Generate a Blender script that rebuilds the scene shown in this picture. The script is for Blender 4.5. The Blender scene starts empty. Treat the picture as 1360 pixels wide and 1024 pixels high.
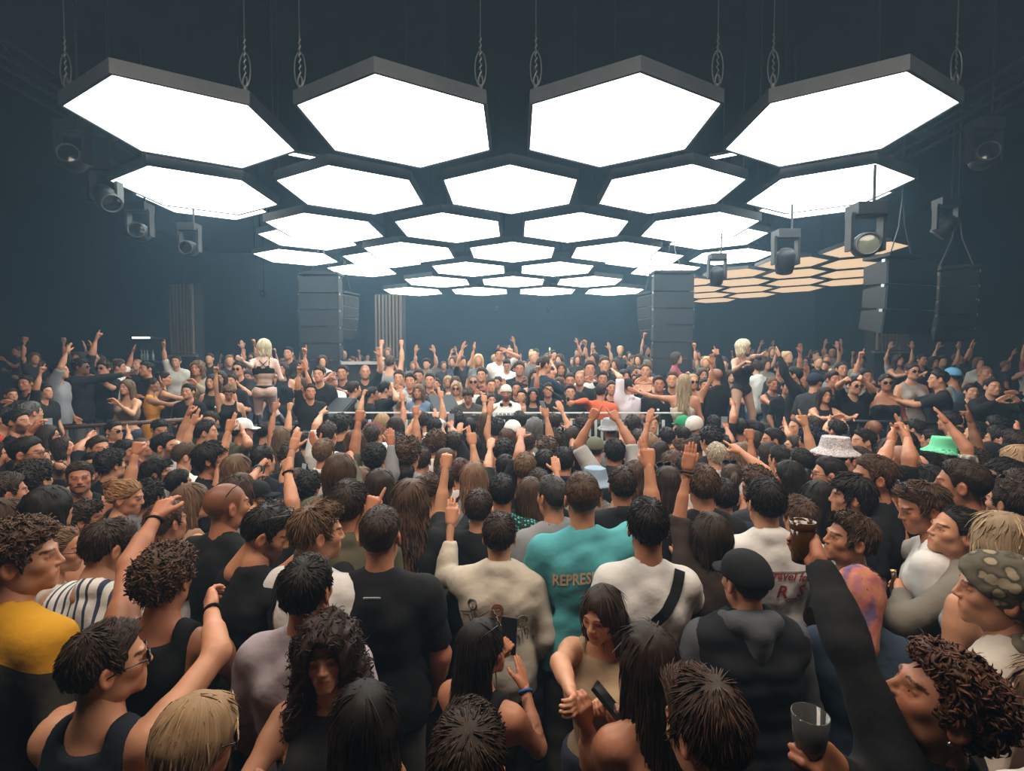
import bpy, math, random
import numpy as np
from mathutils import Vector, Matrix, noise
from mathutils.bvhtree import BVHTree

C = bpy.context.scene
COL = C.collection
# ------------------------------------------------------------------ camera, world, light, exposure
F_PX, PITCH, YAW, CAM_H, CEIL_H = 671.36, 0.040, -0.0073, 2.5, 2.6
cam_data = bpy.data.cameras.new('camera')
cam_data.sensor_width = 36.0
cam_data.sensor_fit = 'HORIZONTAL'
cam_data.lens = F_PX / 1360.0 * 36.0
cam_data.clip_start = 0.05
cam_data.clip_end = 200
camera = bpy.data.objects.new('camera', cam_data)
camera.location = (0, 0, CAM_H)
camera.rotation_euler = (math.pi / 2 - PITCH, 0, -YAW)
COL.objects.link(camera)
C.camera = camera
C.view_settings.view_transform = 'Standard'
C.view_settings.look = 'None'
C.view_settings.gamma = 1
C.view_settings.use_curve_mapping = False
C.view_settings.exposure = 0.0
cy = C.cycles
cy.max_bounces = 4; cy.diffuse_bounces = 2; cy.glossy_bounces = 2; cy.transmission_bounces = 3
cy.volume_bounces = 0; cy.transparent_max_bounces = 6; cy.caustics_reflective = False; cy.caustics_refractive = False
cy.volume_step_rate = 4; cy.sample_clamp_indirect = 4; cy.sample_clamp_direct = 0
world = bpy.data.worlds.new('world'); C.world = world
world.use_nodes = True
world.node_tree.nodes['Background'].inputs[0].default_value = (0.010, 0.014, 0.020, 1)
world.node_tree.nodes['Background'].inputs[1].default_value = 1.0
HAZE = 0.0085
vs = world.node_tree.nodes.new('ShaderNodeVolumeScatter')
vs.inputs['Color'].default_value = (.44, .73, 1.0, 1); vs.inputs['Density'].default_value = HAZE; vs.inputs['Anisotropy'].default_value = 0.35
world.node_tree.links.new(vs.outputs[0], world.node_tree.nodes['World Output'].inputs['Volume'])
PANEL_STRENGTH = 6.5
def area_lamp(name, loc, target, size, energy, color):
    l = bpy.data.lights.new(name, 'AREA'); l.shape = 'RECTANGLE'; l.size, l.size_y = size
    l.energy = energy; l.color = color
    o = bpy.data.objects.new(name, l); o.location = loc
    o.rotation_euler = (Vector(target) - Vector(loc)).to_track_quat('-Z', 'Y').to_euler()
    COL.objects.link(o); return o

area_lamp('house_wash_light', (0, 1.7, 5.7), (0, 4.0, 1.0), (9, 1.4), 430, (1.0, .87, .74))

bpy.context.view_layer.update()
MCAM = Matrix.Translation((0, 0, CAM_H)) @ camera.rotation_euler.to_matrix().to_4x4()
CAM = Vector((0, 0, CAM_H))
def ray(px, py):
    """direction whose component along the optical axis is 1"""
    return (MCAM.to_3x3() @ Vector(((px - 680) / F_PX, -(py - 512) / F_PX, -1)))
def at_depth(px, py, d): return CAM + ray(px, py) * d
def at_z(px, py, z):
    r = ray(px, py); return CAM + r * ((z - CAM_H) / r.z)

# ------------------------------------------------------------------ materials
def M(name, color=(.5, .5, .5), rough=.6, spec=.4, metal=0, emit=0, alpha=None, trans=0):
    m = bpy.data.materials.new(name); m.use_nodes = True
    b = m.node_tree.nodes['Principled BSDF']
    b.inputs['Base Color'].default_value = (*color, 1)
    b.inputs['Roughness'].default_value = rough
    b.inputs['Specular IOR Level'].default_value = spec
    b.inputs['Metallic'].default_value = metal
    b.inputs['Transmission Weight'].default_value = trans
    if emit:
        b.inputs['Emission Color'].default_value = (*color, 1); b.inputs['Emission Strength'].default_value = emit
    return m
class NT:
    """small node-tree helper"""
    def __init__(s, m): s.t = m.node_tree; s.b = s.t.nodes['Principled BSDF']
    def n(s, typ, **k):
        x = s.t.nodes.new(typ)
        for a, v in k.items(): setattr(x, a, v)
        return x
    def l(s, a, b): s.t.links.new(a, b)
    def math(s, op, a, b=None, c=None):
        x = s.n('ShaderNodeMath', operation=op)
        for i, v in enumerate((a, b, c)):
            if v is None: continue
            if isinstance(v, (int, float)): x.inputs[i].default_value = v
            else: s.l(v, x.inputs[i])
        return x.outputs[0]
    def mul(s, a, b, fac=1.0):
        x = s.n('ShaderNodeMix', data_type='RGBA', blend_type='MULTIPLY'); x.inputs[0].default_value = fac
        s.l(a, x.inputs[6]); s.l(b, x.inputs[7]); return x.outputs[2]
    def mix(s, f, a, b):
        x = s.n('ShaderNodeMix', data_type='RGBA')
        for i, v in ((0, f), (6, a), (7, b)):
            if hasattr(v, 'is_linked') or hasattr(v, 'links'): s.l(v, x.inputs[i])
            elif i == 0: x.inputs[0].default_value = v
            else: x.inputs[i].default_value = (*v, 1)
        return x.outputs[2]
    def noise(s, scale, detail=3, vec=None, rough=.5):
        x = s.n('ShaderNodeTexNoise'); x.inputs['Scale'].default_value = scale; x.inputs['Detail'].default_value = detail
        x.inputs['Roughness'].default_value = rough
        if vec is not None: s.l(vec, x.inputs['Vector'])
        return x.outputs['Fac']
    def ramp(s, f, *stops):
        x = s.n('ShaderNodeValToRGB'); e = x.color_ramp.elements
        while len(e) < len(stops): e.new(.5)
        for i, (p, c) in enumerate(stops): e[i].position = p; e[i].color = (*c, 1)
        s.l(f, x.inputs[0]); return x.outputs[0]
    def bump(s, h, strength, dist):
        x = s.n('ShaderNodeBump'); x.inputs['Strength'].default_value = strength; x.inputs['Distance'].default_value = dist
        s.l(h, x.inputs['Height']); s.l(x.outputs[0], s.b.inputs['Normal'])
    def obj(s): return s.n('ShaderNodeTexCoord').outputs['Object']
    def sep(s, v):
        x = s.n('ShaderNodeSeparateXYZ'); s.l(v, x.inputs[0]); return x.outputs
    def color(s): return s.n('ShaderNodeObjectInfo').outputs['Color']
    def base(s, c): s.l(c, s.b.inputs['Base Color'])

def skin_material():
    m = M('skin', rough=.48, spec=.35); k = NT(m)
    t = k.n('ShaderNodeAttribute', attribute_name='tint').outputs['Color']
    nz = k.ramp(k.noise(22, 4, k.obj()), (.3, (.88, .84, .82)), (.7, (1, 1, 1)))
    k.base(k.mul(k.mul(k.color(), t), nz))
    k.bump(k.noise(160, 2, k.obj()), .15, .002)
    return m
def hair_material(name, az, el, strength=.5):
    m = M(name, rough=.5, spec=.18); k = NT(m)
    o = k.sep(k.obj())
    ang = k.math('ARCTAN2', o[0], k.math('ADD', o[1], .02))
    v = k.n('ShaderNodeCombineXYZ')
    k.l(k.math('MULTIPLY', ang, az), v.inputs[0]); k.l(k.math('MULTIPLY', o[2], el), v.inputs[1])
    k.l(k.math('MULTIPLY', o[1], el), v.inputs[2])
    n = k.noise(1.0, 4, v.outputs[0], .65)
    t = k.n('ShaderNodeAttribute', attribute_name='tint').outputs['Color']
    k.base(k.mul(k.mul(k.color(), t), k.ramp(n, (.3, (.7, .68, .66)), (.52, (1, 1, 1)), (.72, (1.4, 1.35, 1.3)))))
    k.bump(n, strength * .5, .008)
    return m
def curl_material():
    m = M('curly_hair', rough=.5, spec=.22); k = NT(m)
    t = k.n('ShaderNodeAttribute', attribute_name='tint').outputs['Color']; n = k.noise(70, 3, k.obj()); k.base(k.mul(k.mul(k.color(), t), k.ramp(n, (.3, (.7, .68, .66)), (.7, (1.3, 1.25, 1.2)))))
    return m
def cloth_material(name='cloth', rough=.85, bumpk=.35):
    m = M(name, rough=rough, spec=.2); k = NT(m)
    big = k.noise(9, 3, k.obj()); fine = k.noise(260, 2, k.obj())
    k.base(k.mul(k.color(), k.ramp(big, (.3, (.92, .92, .93)), (.7, (1.03, 1.02, 1.0)))))
    h = k.math('ADD', k.math('MULTIPLY', big, 1.0), k.math('MULTIPLY', fine, .05)); k.bump(h, bumpk, .03)
    return m
def pattern_cloth(name, fn, rough=.85):
    m = cloth_material(name, rough); k = NT(m); k.base(fn(k)); return m

SKIN = skin_material()
HAIR = hair_material('straight_hair', 14, 9); LONGHAIR = hair_material('long_hair', 17, 5, .6); CURL = curl_material()
CLOTH = cloth_material()
EYE = M('eye_white', (.50, .46, .42), .25); IRIS = M('iris', (.035, .02, .012), .15)
BLACK = M('black_plastic', (.012, .012, .013), .35); DARKGLASS = M('dark_lens', (.01, .01, .012), .08, .6)
WIRE = M('gold_wire', (.55, .38, .16), .3, metal=1); STEEL = M('steel', (.45, .46, .48), .35, metal=1)
def stripes(k):
    o = k.sep(k.obj()); s = k.math('FRACT', k.math('MULTIPLY', k.math('ADD', o[0], k.math('MULTIPLY', o[2], .02)), 24))
    a = k.math('LESS_THAN', s, .28); s2 = k.math('FRACT', k.math('MULTIPLY', o[0], 12)); b = k.math('LESS_THAN', k.math('ABSOLUTE', k.math('SUBTRACT', s2, .8)), .03)
    return k.mix(k.math('MAXIMUM', a, b), (.72, .70, .66), (.05, .065, .12))
def plaid(k):
    o = k.sep(k.obj()); f = lambda a, n, w: k.math('LESS_THAN', k.math('FRACT', k.math('MULTIPLY', a, n)), w)
    s = k.math('ADD', f(o[0], 34, .3), f(o[2], 34, .3))
    return k.mix(k.math('MULTIPLY', s, .5), (.62, .64, .64), (.30, .33, .36))
def diamonds(k):
    v = k.n('ShaderNodeTexVoronoi', voronoi_dimensions='3D'); v.inputs['Scale'].default_value = 46; v.inputs['Randomness'].default_value = .25; k.l(k.obj(), v.inputs['Vector'])
    return k.ramp(v.outputs['Distance'], (.30, (.10, .42, .36)), (.42, (.01, .03, .03)))
def raglan(k):
    o = k.sep(k.obj()); g = k.math('GREATER_THAN', k.math('ADD', o[2], k.math('MULTIPLY', k.math('ABSOLUTE', o[0]), .30)), 1.405)
    return k.mix(g, (.035, .034, .026), (.52, .25, .012))
def tiedye(k):
    n = k.noise(9, 4, k.obj(), .6); o = k.sep(k.obj())
    w = k.math('ADD', n, k.math('MULTIPLY', k.math('SINE', k.math('MULTIPLY', o[0], 60)), .08))
    return k.ramp(w, (.34, (.13, .09, .17)), (.45, (.40, .12, .11)), (.55, (.42, .17, .09)), (.68, (.36, .13, .15)))
def paisley(k):
    v = k.n('ShaderNodeTexVoronoi'); v.inputs['Scale'].default_value = 24; k.l(k.obj(), v.inputs['Vector'])
    return k.ramp(k.math('ADD', v.outputs['Distance'], k.math('MULTIPLY', k.noise(30, 3, k.obj()), .4)), (.3, (.30, .245, .16)), (.55, (.25, .20, .13)), (.62, (.045, .04, .03)), (.8, (.10, .085, .06)))
def scribble(k):
    n = k.noise(60, 3, k.obj(), .7); return k.ramp(n, (.44, (.62, .58, .58)), (.5, (.12, .08, .12)), (.56, (.60, .56, .56)))
def camo(k):
    n = k.noise(30, 2, k.obj()); return k.ramp(n, (.4, (.09, .085, .06)), (.5, (.20, .19, .15)), (.6, (.42, .41, .36)))
def catsuit(k):
    o = k.sep(k.obj()); n = k.noise(14, 3, k.obj()); s = k.math('SINE', k.math('MULTIPLY', k.math('ADD', o[2], k.math('MULTIPLY', n, .18)), 190))
    return k.mix(k.math('MULTIPLY', k.math('GREATER_THAN', s, .72), k.math('GREATER_THAN', n, .50)), (.66, .50, .45), (.04, .03, .035))
def quilt(k):
    o = k.sep(k.obj()); s = k.math('SINE', k.math('MULTIPLY', o[2], 62)); k.bump(s, .35, .012); return k.color()
def windowpane(k):
    o = k.sep(k.obj()); f = lambda a, n, w: k.math('LESS_THAN', k.math('FRACT', k.math('MULTIPLY', a, n)), w)
    return k.mix(k.math('MULTIPLY', k.math('ADD', f(o[0], 50, .3), f(o[2], 50, .3)), .4), (.30, .27, .22), (.10, .09, .07))
PAT = {n: pattern_cloth(n, f) for n, f in dict(striped_cloth=stripes, plaid_cloth=plaid, diamond_cloth=diamonds, raglan_cloth=raglan, tie_dye_cloth=tiedye,
      paisley_cloth=paisley, scribble_cloth=scribble, camouflage_cloth=camo, catsuit_cloth=catsuit, quilted_cloth=quilt, checked_cloth=windowpane).items()}

# ------------------------------------------------------------------ objects
def tag(o, label, cat, group=None):
    o['label'] = label; o['category'] = cat
    if group: o['group'] = group
    return o
def empty(name, loc=(0, 0, 0), rotz=0, scale=1):
    o = bpy.data.objects.new(name, None); o.empty_display_size = .1
    o.location = loc; o.rotation_euler = (0, 0, rotz); o.scale = (scale,) * 3
    COL.objects.link(o); return o
def link(name, me, parent=None, mat=None, color=None):
    if mat is not None and not me.materials: me.materials.append(mat)
    o = bpy.data.objects.new(name, me); COL.objects.link(o)
    if parent is not None: o.parent = parent
    if color is not None: o.color = (*color, 1)
    return o
def mesh_np(name, v, q, smooth=True, tint=None, mi=None, mats=()):
    me = bpy.data.meshes.new(name); nq = len(q); k = q.shape[1]
    me.vertices.add(len(v)); me.vertices.foreach_set('co', np.ascontiguousarray(v, np.float32).ravel())
    me.loops.add(nq * k); me.loops.foreach_set('vertex_index', np.ascontiguousarray(q, np.int32).ravel())
    me.polygons.add(nq); me.polygons.foreach_set('loop_start', np.arange(0, nq * k, k, dtype=np.int32))
    for m in mats: me.materials.append(m)
    if mi is not None: me.polygons.foreach_set('material_index', np.ascontiguousarray(mi, np.int32))
    if smooth: me.polygons.foreach_set('use_smooth', np.ones(nq, bool))
    if tint is not None:
        a = me.color_attributes.new('tint', 'FLOAT_COLOR', 'POINT')
        t = np.ones((len(v), 4), np.float32); t[:, :3] = tint; a.data.foreach_set('color', t.ravel())
    me.update(calc_edges=True)
    return me
class MB:
    """collects boxes, bars, tubes into one mesh"""
    def __init__(s): s.v = []; s.f = []
    def add(s, v, f):
        b = len(s.v); s.v += [tuple(x) for x in v]; s.f += [tuple(i + b for i in g) for g in f]; return s
    def box(s, c, d, rot=None):
        v = [Vector((x * d[0] / 2, y * d[1] / 2, z * d[2] / 2)) for x in (-1, 1) for y in (-1, 1) for z in (-1, 1)]
        if rot is not None: v = [rot @ p for p in v]
        return s.add([p + Vector(c) for p in v], [(0, 1, 3, 2), (4, 6, 7, 5), (0, 4, 5, 1), (2, 3, 7, 6), (0, 2, 6, 4), (1, 5, 7, 3)])
    def tube(s, pts, r, n=8, cap=True):
        pts = [Vector(p) for p in pts]; rs = r if isinstance(r, (list, tuple)) else [r] * len(pts); rings = []
        t0 = (pts[1] - pts[0]).normalized(); up = t0.orthogonal().normalized()
        for i, p in enumerate(pts):
            t = (pts[min(i + 1, len(pts) - 1)] - pts[max(i - 1, 0)]).normalized()
            up = (up - t * up.dot(t)).normalized(); w = t.cross(up)
            rings.append([p + (up * math.cos(a) + w * math.sin(a)) * rs[i] for a in [2 * math.pi * j / n for j in range(n)]])
        f = [(i * n + j, i * n + (j + 1) % n, (i + 1) * n + (j + 1) % n, (i + 1) * n + j) for i in range(len(pts) - 1) for j in range(n)]
        if cap: f += [tuple(range(n))[::-1], tuple(range((len(pts) - 1) * n, len(pts) * n))]
        return s.add([p for g in rings for p in g], f)
    def lathe(s, prof, n=16, origin=(0, 0, 0), rot=None):
        v = []; o = Vector(origin)
        for r, z in prof:
            for j in range(n):
                p = Vector((r * math.cos(2 * math.pi * j / n), r * math.sin(2 * math.pi * j / n), z))
                v.append((rot @ p if rot is not None else p) + o)
        f = [(i * n + j, i * n + (j + 1) % n, (i + 1) * n + (j + 1) % n, (i + 1) * n + j) for i in range(len(prof) - 1) for j in range(n)]
        return s.add(v, f)
    def prism(s, poly, z0, z1):
        n = len(poly); v = [(x, y, z0) for x, y in poly] + [(x, y, z1) for x, y in poly]
        return s.add(v, [tuple(range(n))[::-1], tuple(range(n, 2 * n))] + [(i, (i + 1) % n, n + (i + 1) % n, n + i) for i in range(n)])
    def mesh(s, name, mat=None, smooth=False):
        me = bpy.data.meshes.new(name); me.from_pydata(s.v, [], s.f); me.validate()
        if smooth: me.polygons.foreach_set('use_smooth', np.ones(len(me.polygons), bool))
        if mat is not None: me.materials.append(mat)
        me.update(); return me
    def build(s, name, mat, parent=None, smooth=False, color=None):
        return link(name, s.mesh(name, mat, smooth), parent, None, color)

# ------------------------------------------------------------------ implicit surfaces
BIG = 1e3
def smin(a, b, k):
    h = np.maximum(k - np.abs(a - b), 0) / k
    return np.minimum(a, b) - h * h * k * .25
class Field:
    """a sampled distance field; each primitive is written only where it matters"""
    def __init__(s, lo, hi, vox):
        s.vox = vox; s.lo = np.array(lo, float) - 2 * vox
        s.n = np.ceil((np.array(hi) + 2 * vox - s.lo) / vox).astype(int) + 1
        s.d = np.full(s.n, BIG, np.float32)
        s.ax = [s.lo[i] + vox * np.arange(s.n[i]) for i in range(3)]
    def window(s, lo, hi):
        a = np.clip(np.floor((np.array(lo) - s.lo) / s.vox).astype(int), 0, s.n)
        b = np.clip(np.ceil((np.array(hi) - s.lo) / s.vox).astype(int) + 1, 0, s.n)
        return tuple(slice(i, j) for i, j in zip(a, b))
    def grid(s, w):
        return np.meshgrid(s.ax[0][w[0]], s.ax[1][w[1]], s.ax[2][w[2]], indexing='ij', sparse=True)
    def cap(s, a, b, r1, r2=None, k=.02, sub=False, flat=(1, 1, 1)):
        """tapered capsule; flat scales space about a so that a radius shrinks along an axis"""
        a = np.array(a, float); b = np.array(b, float); r2 = r1 if r2 is None else r2
        fl = np.array(flat, float); m = max(r1, r2) * np.maximum(1, 1 / fl).max() + k + 2.5 * s.vox
        w = s.window(np.minimum(a, b) - m, np.maximum(a, b) + m)
        if any(x.stop <= x.start for x in w): return s
        X, Y, Z = s.grid(w); u = (b - a) * fl; L = max(float(u @ u), 1e-9)
        x, y, z = (X - a[0]) * fl[0], (Y - a[1]) * fl[1], (Z - a[2]) * fl[2]
        t = np.clip((x * u[0] + y * u[1] + z * u[2]) / L, 0, 1)
        d = (np.sqrt((x - t * u[0]) ** 2 + (y - t * u[1]) ** 2 + (z - t * u[2]) ** 2) - (r1 + (r2 - r1) * t)) / max(fl.max(), 1)
        return s.put(w, d, k, sub)
    def ell(s, c, r, k=.02, sub=False, rot=None):
        c = np.array(c, float); r = np.array(r, float); m = r.max() + k + 2.5 * s.vox
        w = s.window(c - m, c + m)
        if any(x.stop <= x.start for x in w): return s
        X, Y, Z = s.grid(w); x, y, z = X - c[0], Y - c[1], Z - c[2]
        if rot is not None:
            R = np.array(rot); x, y, z = R[0, 0] * x + R[1, 0] * y + R[2, 0] * z, R[0, 1] * x + R[1, 1] * y + R[2, 1] * z, R[0, 2] * x + R[1, 2] * y + R[2, 2] * z
        k0 = np.sqrt((x / r[0]) ** 2 + (y / r[1]) ** 2 + (z / r[2]) ** 2)
        k1 = np.sqrt((x / r[0] ** 2) ** 2 + (y / r[1] ** 2) ** 2 + (z / r[2] ** 2) ** 2) + 1e-9
        return s.put(w, k0 * (k0 - 1) / k1, k, sub)
    def put(s, w, d, k, sub):
        e = s.d[w]
        s.d[w] = -smin(-e, d, k) if sub else smin(e, d, k)
        return s
    def full(s): return s.grid((slice(None),) * 3)
    def cut(s, g): s.d = np.maximum(s.d, g).astype(np.float32); return s
    def surf(s, off=0.0):
        """naive surface nets -> vertices, quads"""
        d = s.d - off if off else s.d
        neg = d < 0; nx, ny, nz = d.shape
        cnt = np.zeros((nx - 1, ny - 1, nz - 1), np.int8)
        for i in (0, 1):
            for j in (0, 1):
                for l in (0, 1): cnt += neg[i:nx - 1 + i, j:ny - 1 + j, l:nz - 1 + l]
        I, J, K = np.nonzero((cnt > 0) & (cnt < 8)); nv = len(I)
        idx = np.full(cnt.shape, -1, np.int32); idx[I, J, K] = np.arange(nv)
        acc = np.zeros((nv, 3)); num = np.zeros(nv)
        cs = [(i, j, l) for i in (0, 1) for j in (0, 1) for l in (0, 1)]
        val = {c: np.clip(d[I + c[0], J + c[1], K + c[2]], -1, 1) for c in cs}
        for c in cs:
            for ax in range(3):
                if c[ax] == 0:
                    e = list(c); e[ax] = 1; e = tuple(e); a, b = val[c], val[e]
                    m = (a < 0) != (b < 0); t = np.where(m, a / np.where(m, a - b, 1), 0)
                    p = np.array(c, float)[None, :] + np.zeros((nv, 3)); p[:, ax] += t
                    acc += p * m[:, None]; num += m
        v = (np.stack([I, J, K], 1) + acc / num[:, None]) * s.vox + s.lo
        Q = []
        for ax in range(3):
            a = [slice(None)] * 3; b = [slice(None)] * 3; a[ax] = slice(0, -1); b[ax] = slice(1, None)
            ch = neg[tuple(a)] != neg[tuple(b)]
            o1, o2 = [i for i in range(3) if i != ax]
            lim = [slice(None)] * 3; lim[o1] = slice(1, -1); lim[o2] = slice(1, -1)
            g = np.stack(np.nonzero(ch[tuple(lim)]), 1)
            if not len(g): continue
            g[:, o1] += 1; g[:, o2] += 1
            def at(d1, d2):
                h = g.copy(); h[:, o1] += d1; h[:, o2] += d2; return idx[h[:, 0], h[:, 1], h[:, 2]]
            q = np.stack([at(-1, -1), at(0, -1), at(0, 0), at(-1, 0)], 1)
            inside = neg[g[:, 0], g[:, 1], g[:, 2]]
            flip = inside if ax != 1 else ~inside
            q[~flip] = q[~flip][:, ::-1]
            Q.append(q)
        q = np.concatenate(Q); q = q[(q >= 0).all(1)]
        return v.astype(np.float32), q
def wave(X, Y, Z, f, seed):
    r = np.random.RandomState(seed); o = 0
    for i in range(4):
        k = r.normal(size=3); k /= np.linalg.norm(k); k *= f * (1 + .6 * i); p = r.rand() * 6.28
        o = o + np.sin(k[0] * X + k[1] * Y + k[2] * Z + p + o * 1.2) / (1 + .5 * i)
    return o * .5

# ------------------------------------------------------------------ head, hair, hats, hands (templates in their own space)
HLY = [-.16, -.09, -.055, -.04, -.012, .002, .022, .034, .046, .064, .13]
HLZ = [-.078, -.076, -.060, -.018, .022, .000, -.026, .020, .046, .062, .066]
def line_z(Y): return np.interp(Y, HLY, HLZ)
# head: origin at the middle of the head, face to +Y, crown at +0.118, chin at -0.118
def head_template(vox, female=False, beard=False):
    f = Field((-.10, -.13, -.23), (.10, .14, .13), vox)
    j = .9 if female else 1.0
    f.ell((0, -.014, .028), (.077, .097, .088), .01)
    f.ell((0, .026, -.035), (.060 * j, .064, .080), .03)
    f.cap((-.040 * j, .022, -.078), (.040 * j, .022, -.078), .020, k=.025)
    f.cap((-.012, .076, -.098), (.012, .076, -.098), .015 * j, k=.022)
    f.ell((0, .050, -.070), (.040 * j, .038, .034), .025)
    f.cap((-.034, .080, .020), (.034, .080, .020), .011, k=.016)
    for s in (-1, 1):
        f.ell((s * .033, .098, -.002), (.017, .012, .011), .014, sub=True)
        f.ell((s * .044, .058, -.022), (.018, .019, .018), .025)
        f.cap((s * .020, .0805, .0066), (s * .044, .0745, .0060), .0058, k=.005)
        f.cap((s * .020, .0810, -.0070), (s * .044, .0750, -.0066), .0050, k=.005)
    f.cap((0, .087, .012), (0, .104, -.025), .0072, .0105, k=.012)
    for s in (-1, 1): f.ell((s * .011, .095, -.030), (.0085, .010, .007), .008)
    f.ell((0, .080, -.060), (.034, .012, .022), .016)
    f.cap((-.020, .0880, -.0570), (.020, .0880, -.0570), .0042, k=.006); f.cap((-.015, .0885, -.0655), (.015, .0885, -.0655), .0048, k=.006)
    f.cap((-.021, .0960, -.0610), (.021, .0960, -.0610), .0022, k=.003, sub=True)
    f.cap((0, -.012, -.06), (0, -.040, -.20), .056 if not female else .047, .062 if not female else .050, k=.03)
    for s in (-1, 1):
        c, q = math.cos(.35 * s), math.sin(.35 * s); R = [[c, -q, 0], [q, c, 0], [0, 0, 1]]
        f.ell((s * .081, -.012, -.010), (.010, .021, .033), .006, rot=R); f.ell((s * .090, -.008, -.006), (.008, .011, .020), .006, sub=True, rot=R)
    v, q = f.surf()
    t = np.ones((len(v), 3), np.float32); x, y, z = v.T; face = y > .055
    def blob(m, c): t[m] *= np.array(c, np.float32)
    lips = face & (((x / .025) ** 2 + ((z + .0610) / .0095) ** 2) < 1) & (y > .080); blob(lips, (.86, .55, .52) if not female else (.75, .36, .36))
    for s in (-1, 1):
        dx = np.abs(x - s * .034); brow = face & (dx < .020) & (np.abs(z - (.0255 - .25 * np.maximum(dx - .008, 0) * 1.2)) < max(.0042 if not female else .003, vox * .55)); blob(brow, (.20, .15, .13))
        lid = face & (((x - s * .033) / .019) ** 2 + ((z) / .011) ** 2 < 1); blob(lid, (.70, .60, .56) if not female else (.50, .38, .36))
        cheek = ((x - s * .045) ** 2 + (y - .07) ** 2 + (z + .03) ** 2) < .0006; blob(cheek, (1, .90, .87))
    if not female:
        sc = np.clip((z - line_z(y)) / .028 + .25, 0, 1) * (np.abs(x) < .0785) * np.clip((.075 - y) / .02, 0, 1)
        t *= (1 - sc[:, None] * np.array((.52, .58, .62), np.float32))
    if beard:
        m_ = np.clip((-.030 - z + .9 * np.clip(np.abs(x) - .045, 0, 1) * 1.2) / .018, 0, 1) * np.clip((y - .005) / .02, 0, 1) * np.clip((z + .135) / .02, 0, 1) * (1 - np.clip(1.35 - ((x / .024) ** 2 + ((z + .061) / .010) ** 2), 0, 1))
        t *= (1 - m_[:, None] * np.array((.72, .76, .78), np.float32))
    ears = np.abs(x) > .079; blob(ears, (1, .86, .82))
    mats = np.zeros(len(q), int)
    # eyeballs: small spheres with an iris
    V, Q, T, MI = [v], [q], [t], [mats]; n0 = len(v)
    if vox < .009:
        for s in (-1, 1):
            g = Field((s * .032 - .014, .055, -.013), (s * .032 + .014, .088, .013), .0022 if vox < .006 else .004); g.ell((s * .032, .0712, .000), (.0122,) * 3, .001)
            a, b = g.surf(); cen = a[b].mean(1); ir = ((cen[:, 0] - s * .032) ** 2 + cen[:, 2] ** 2 < .0062 ** 2) & (cen[:, 1] > .075)
            V.append(a); Q.append(b + n0); n0 += len(a); T.append(np.ones((len(a), 3), np.float32)); MI.append(np.where(ir, 2, 1))
    return np.concatenate(V), np.concatenate(Q), np.concatenate(T), np.concatenate(MI)
HEADS = {}
def head(lod, fem, beard=False):
    k = (lod, fem, beard)
    if k not in HEADS: HEADS[k] = head_template(lod, fem, beard)
    return HEADS[k]

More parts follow.
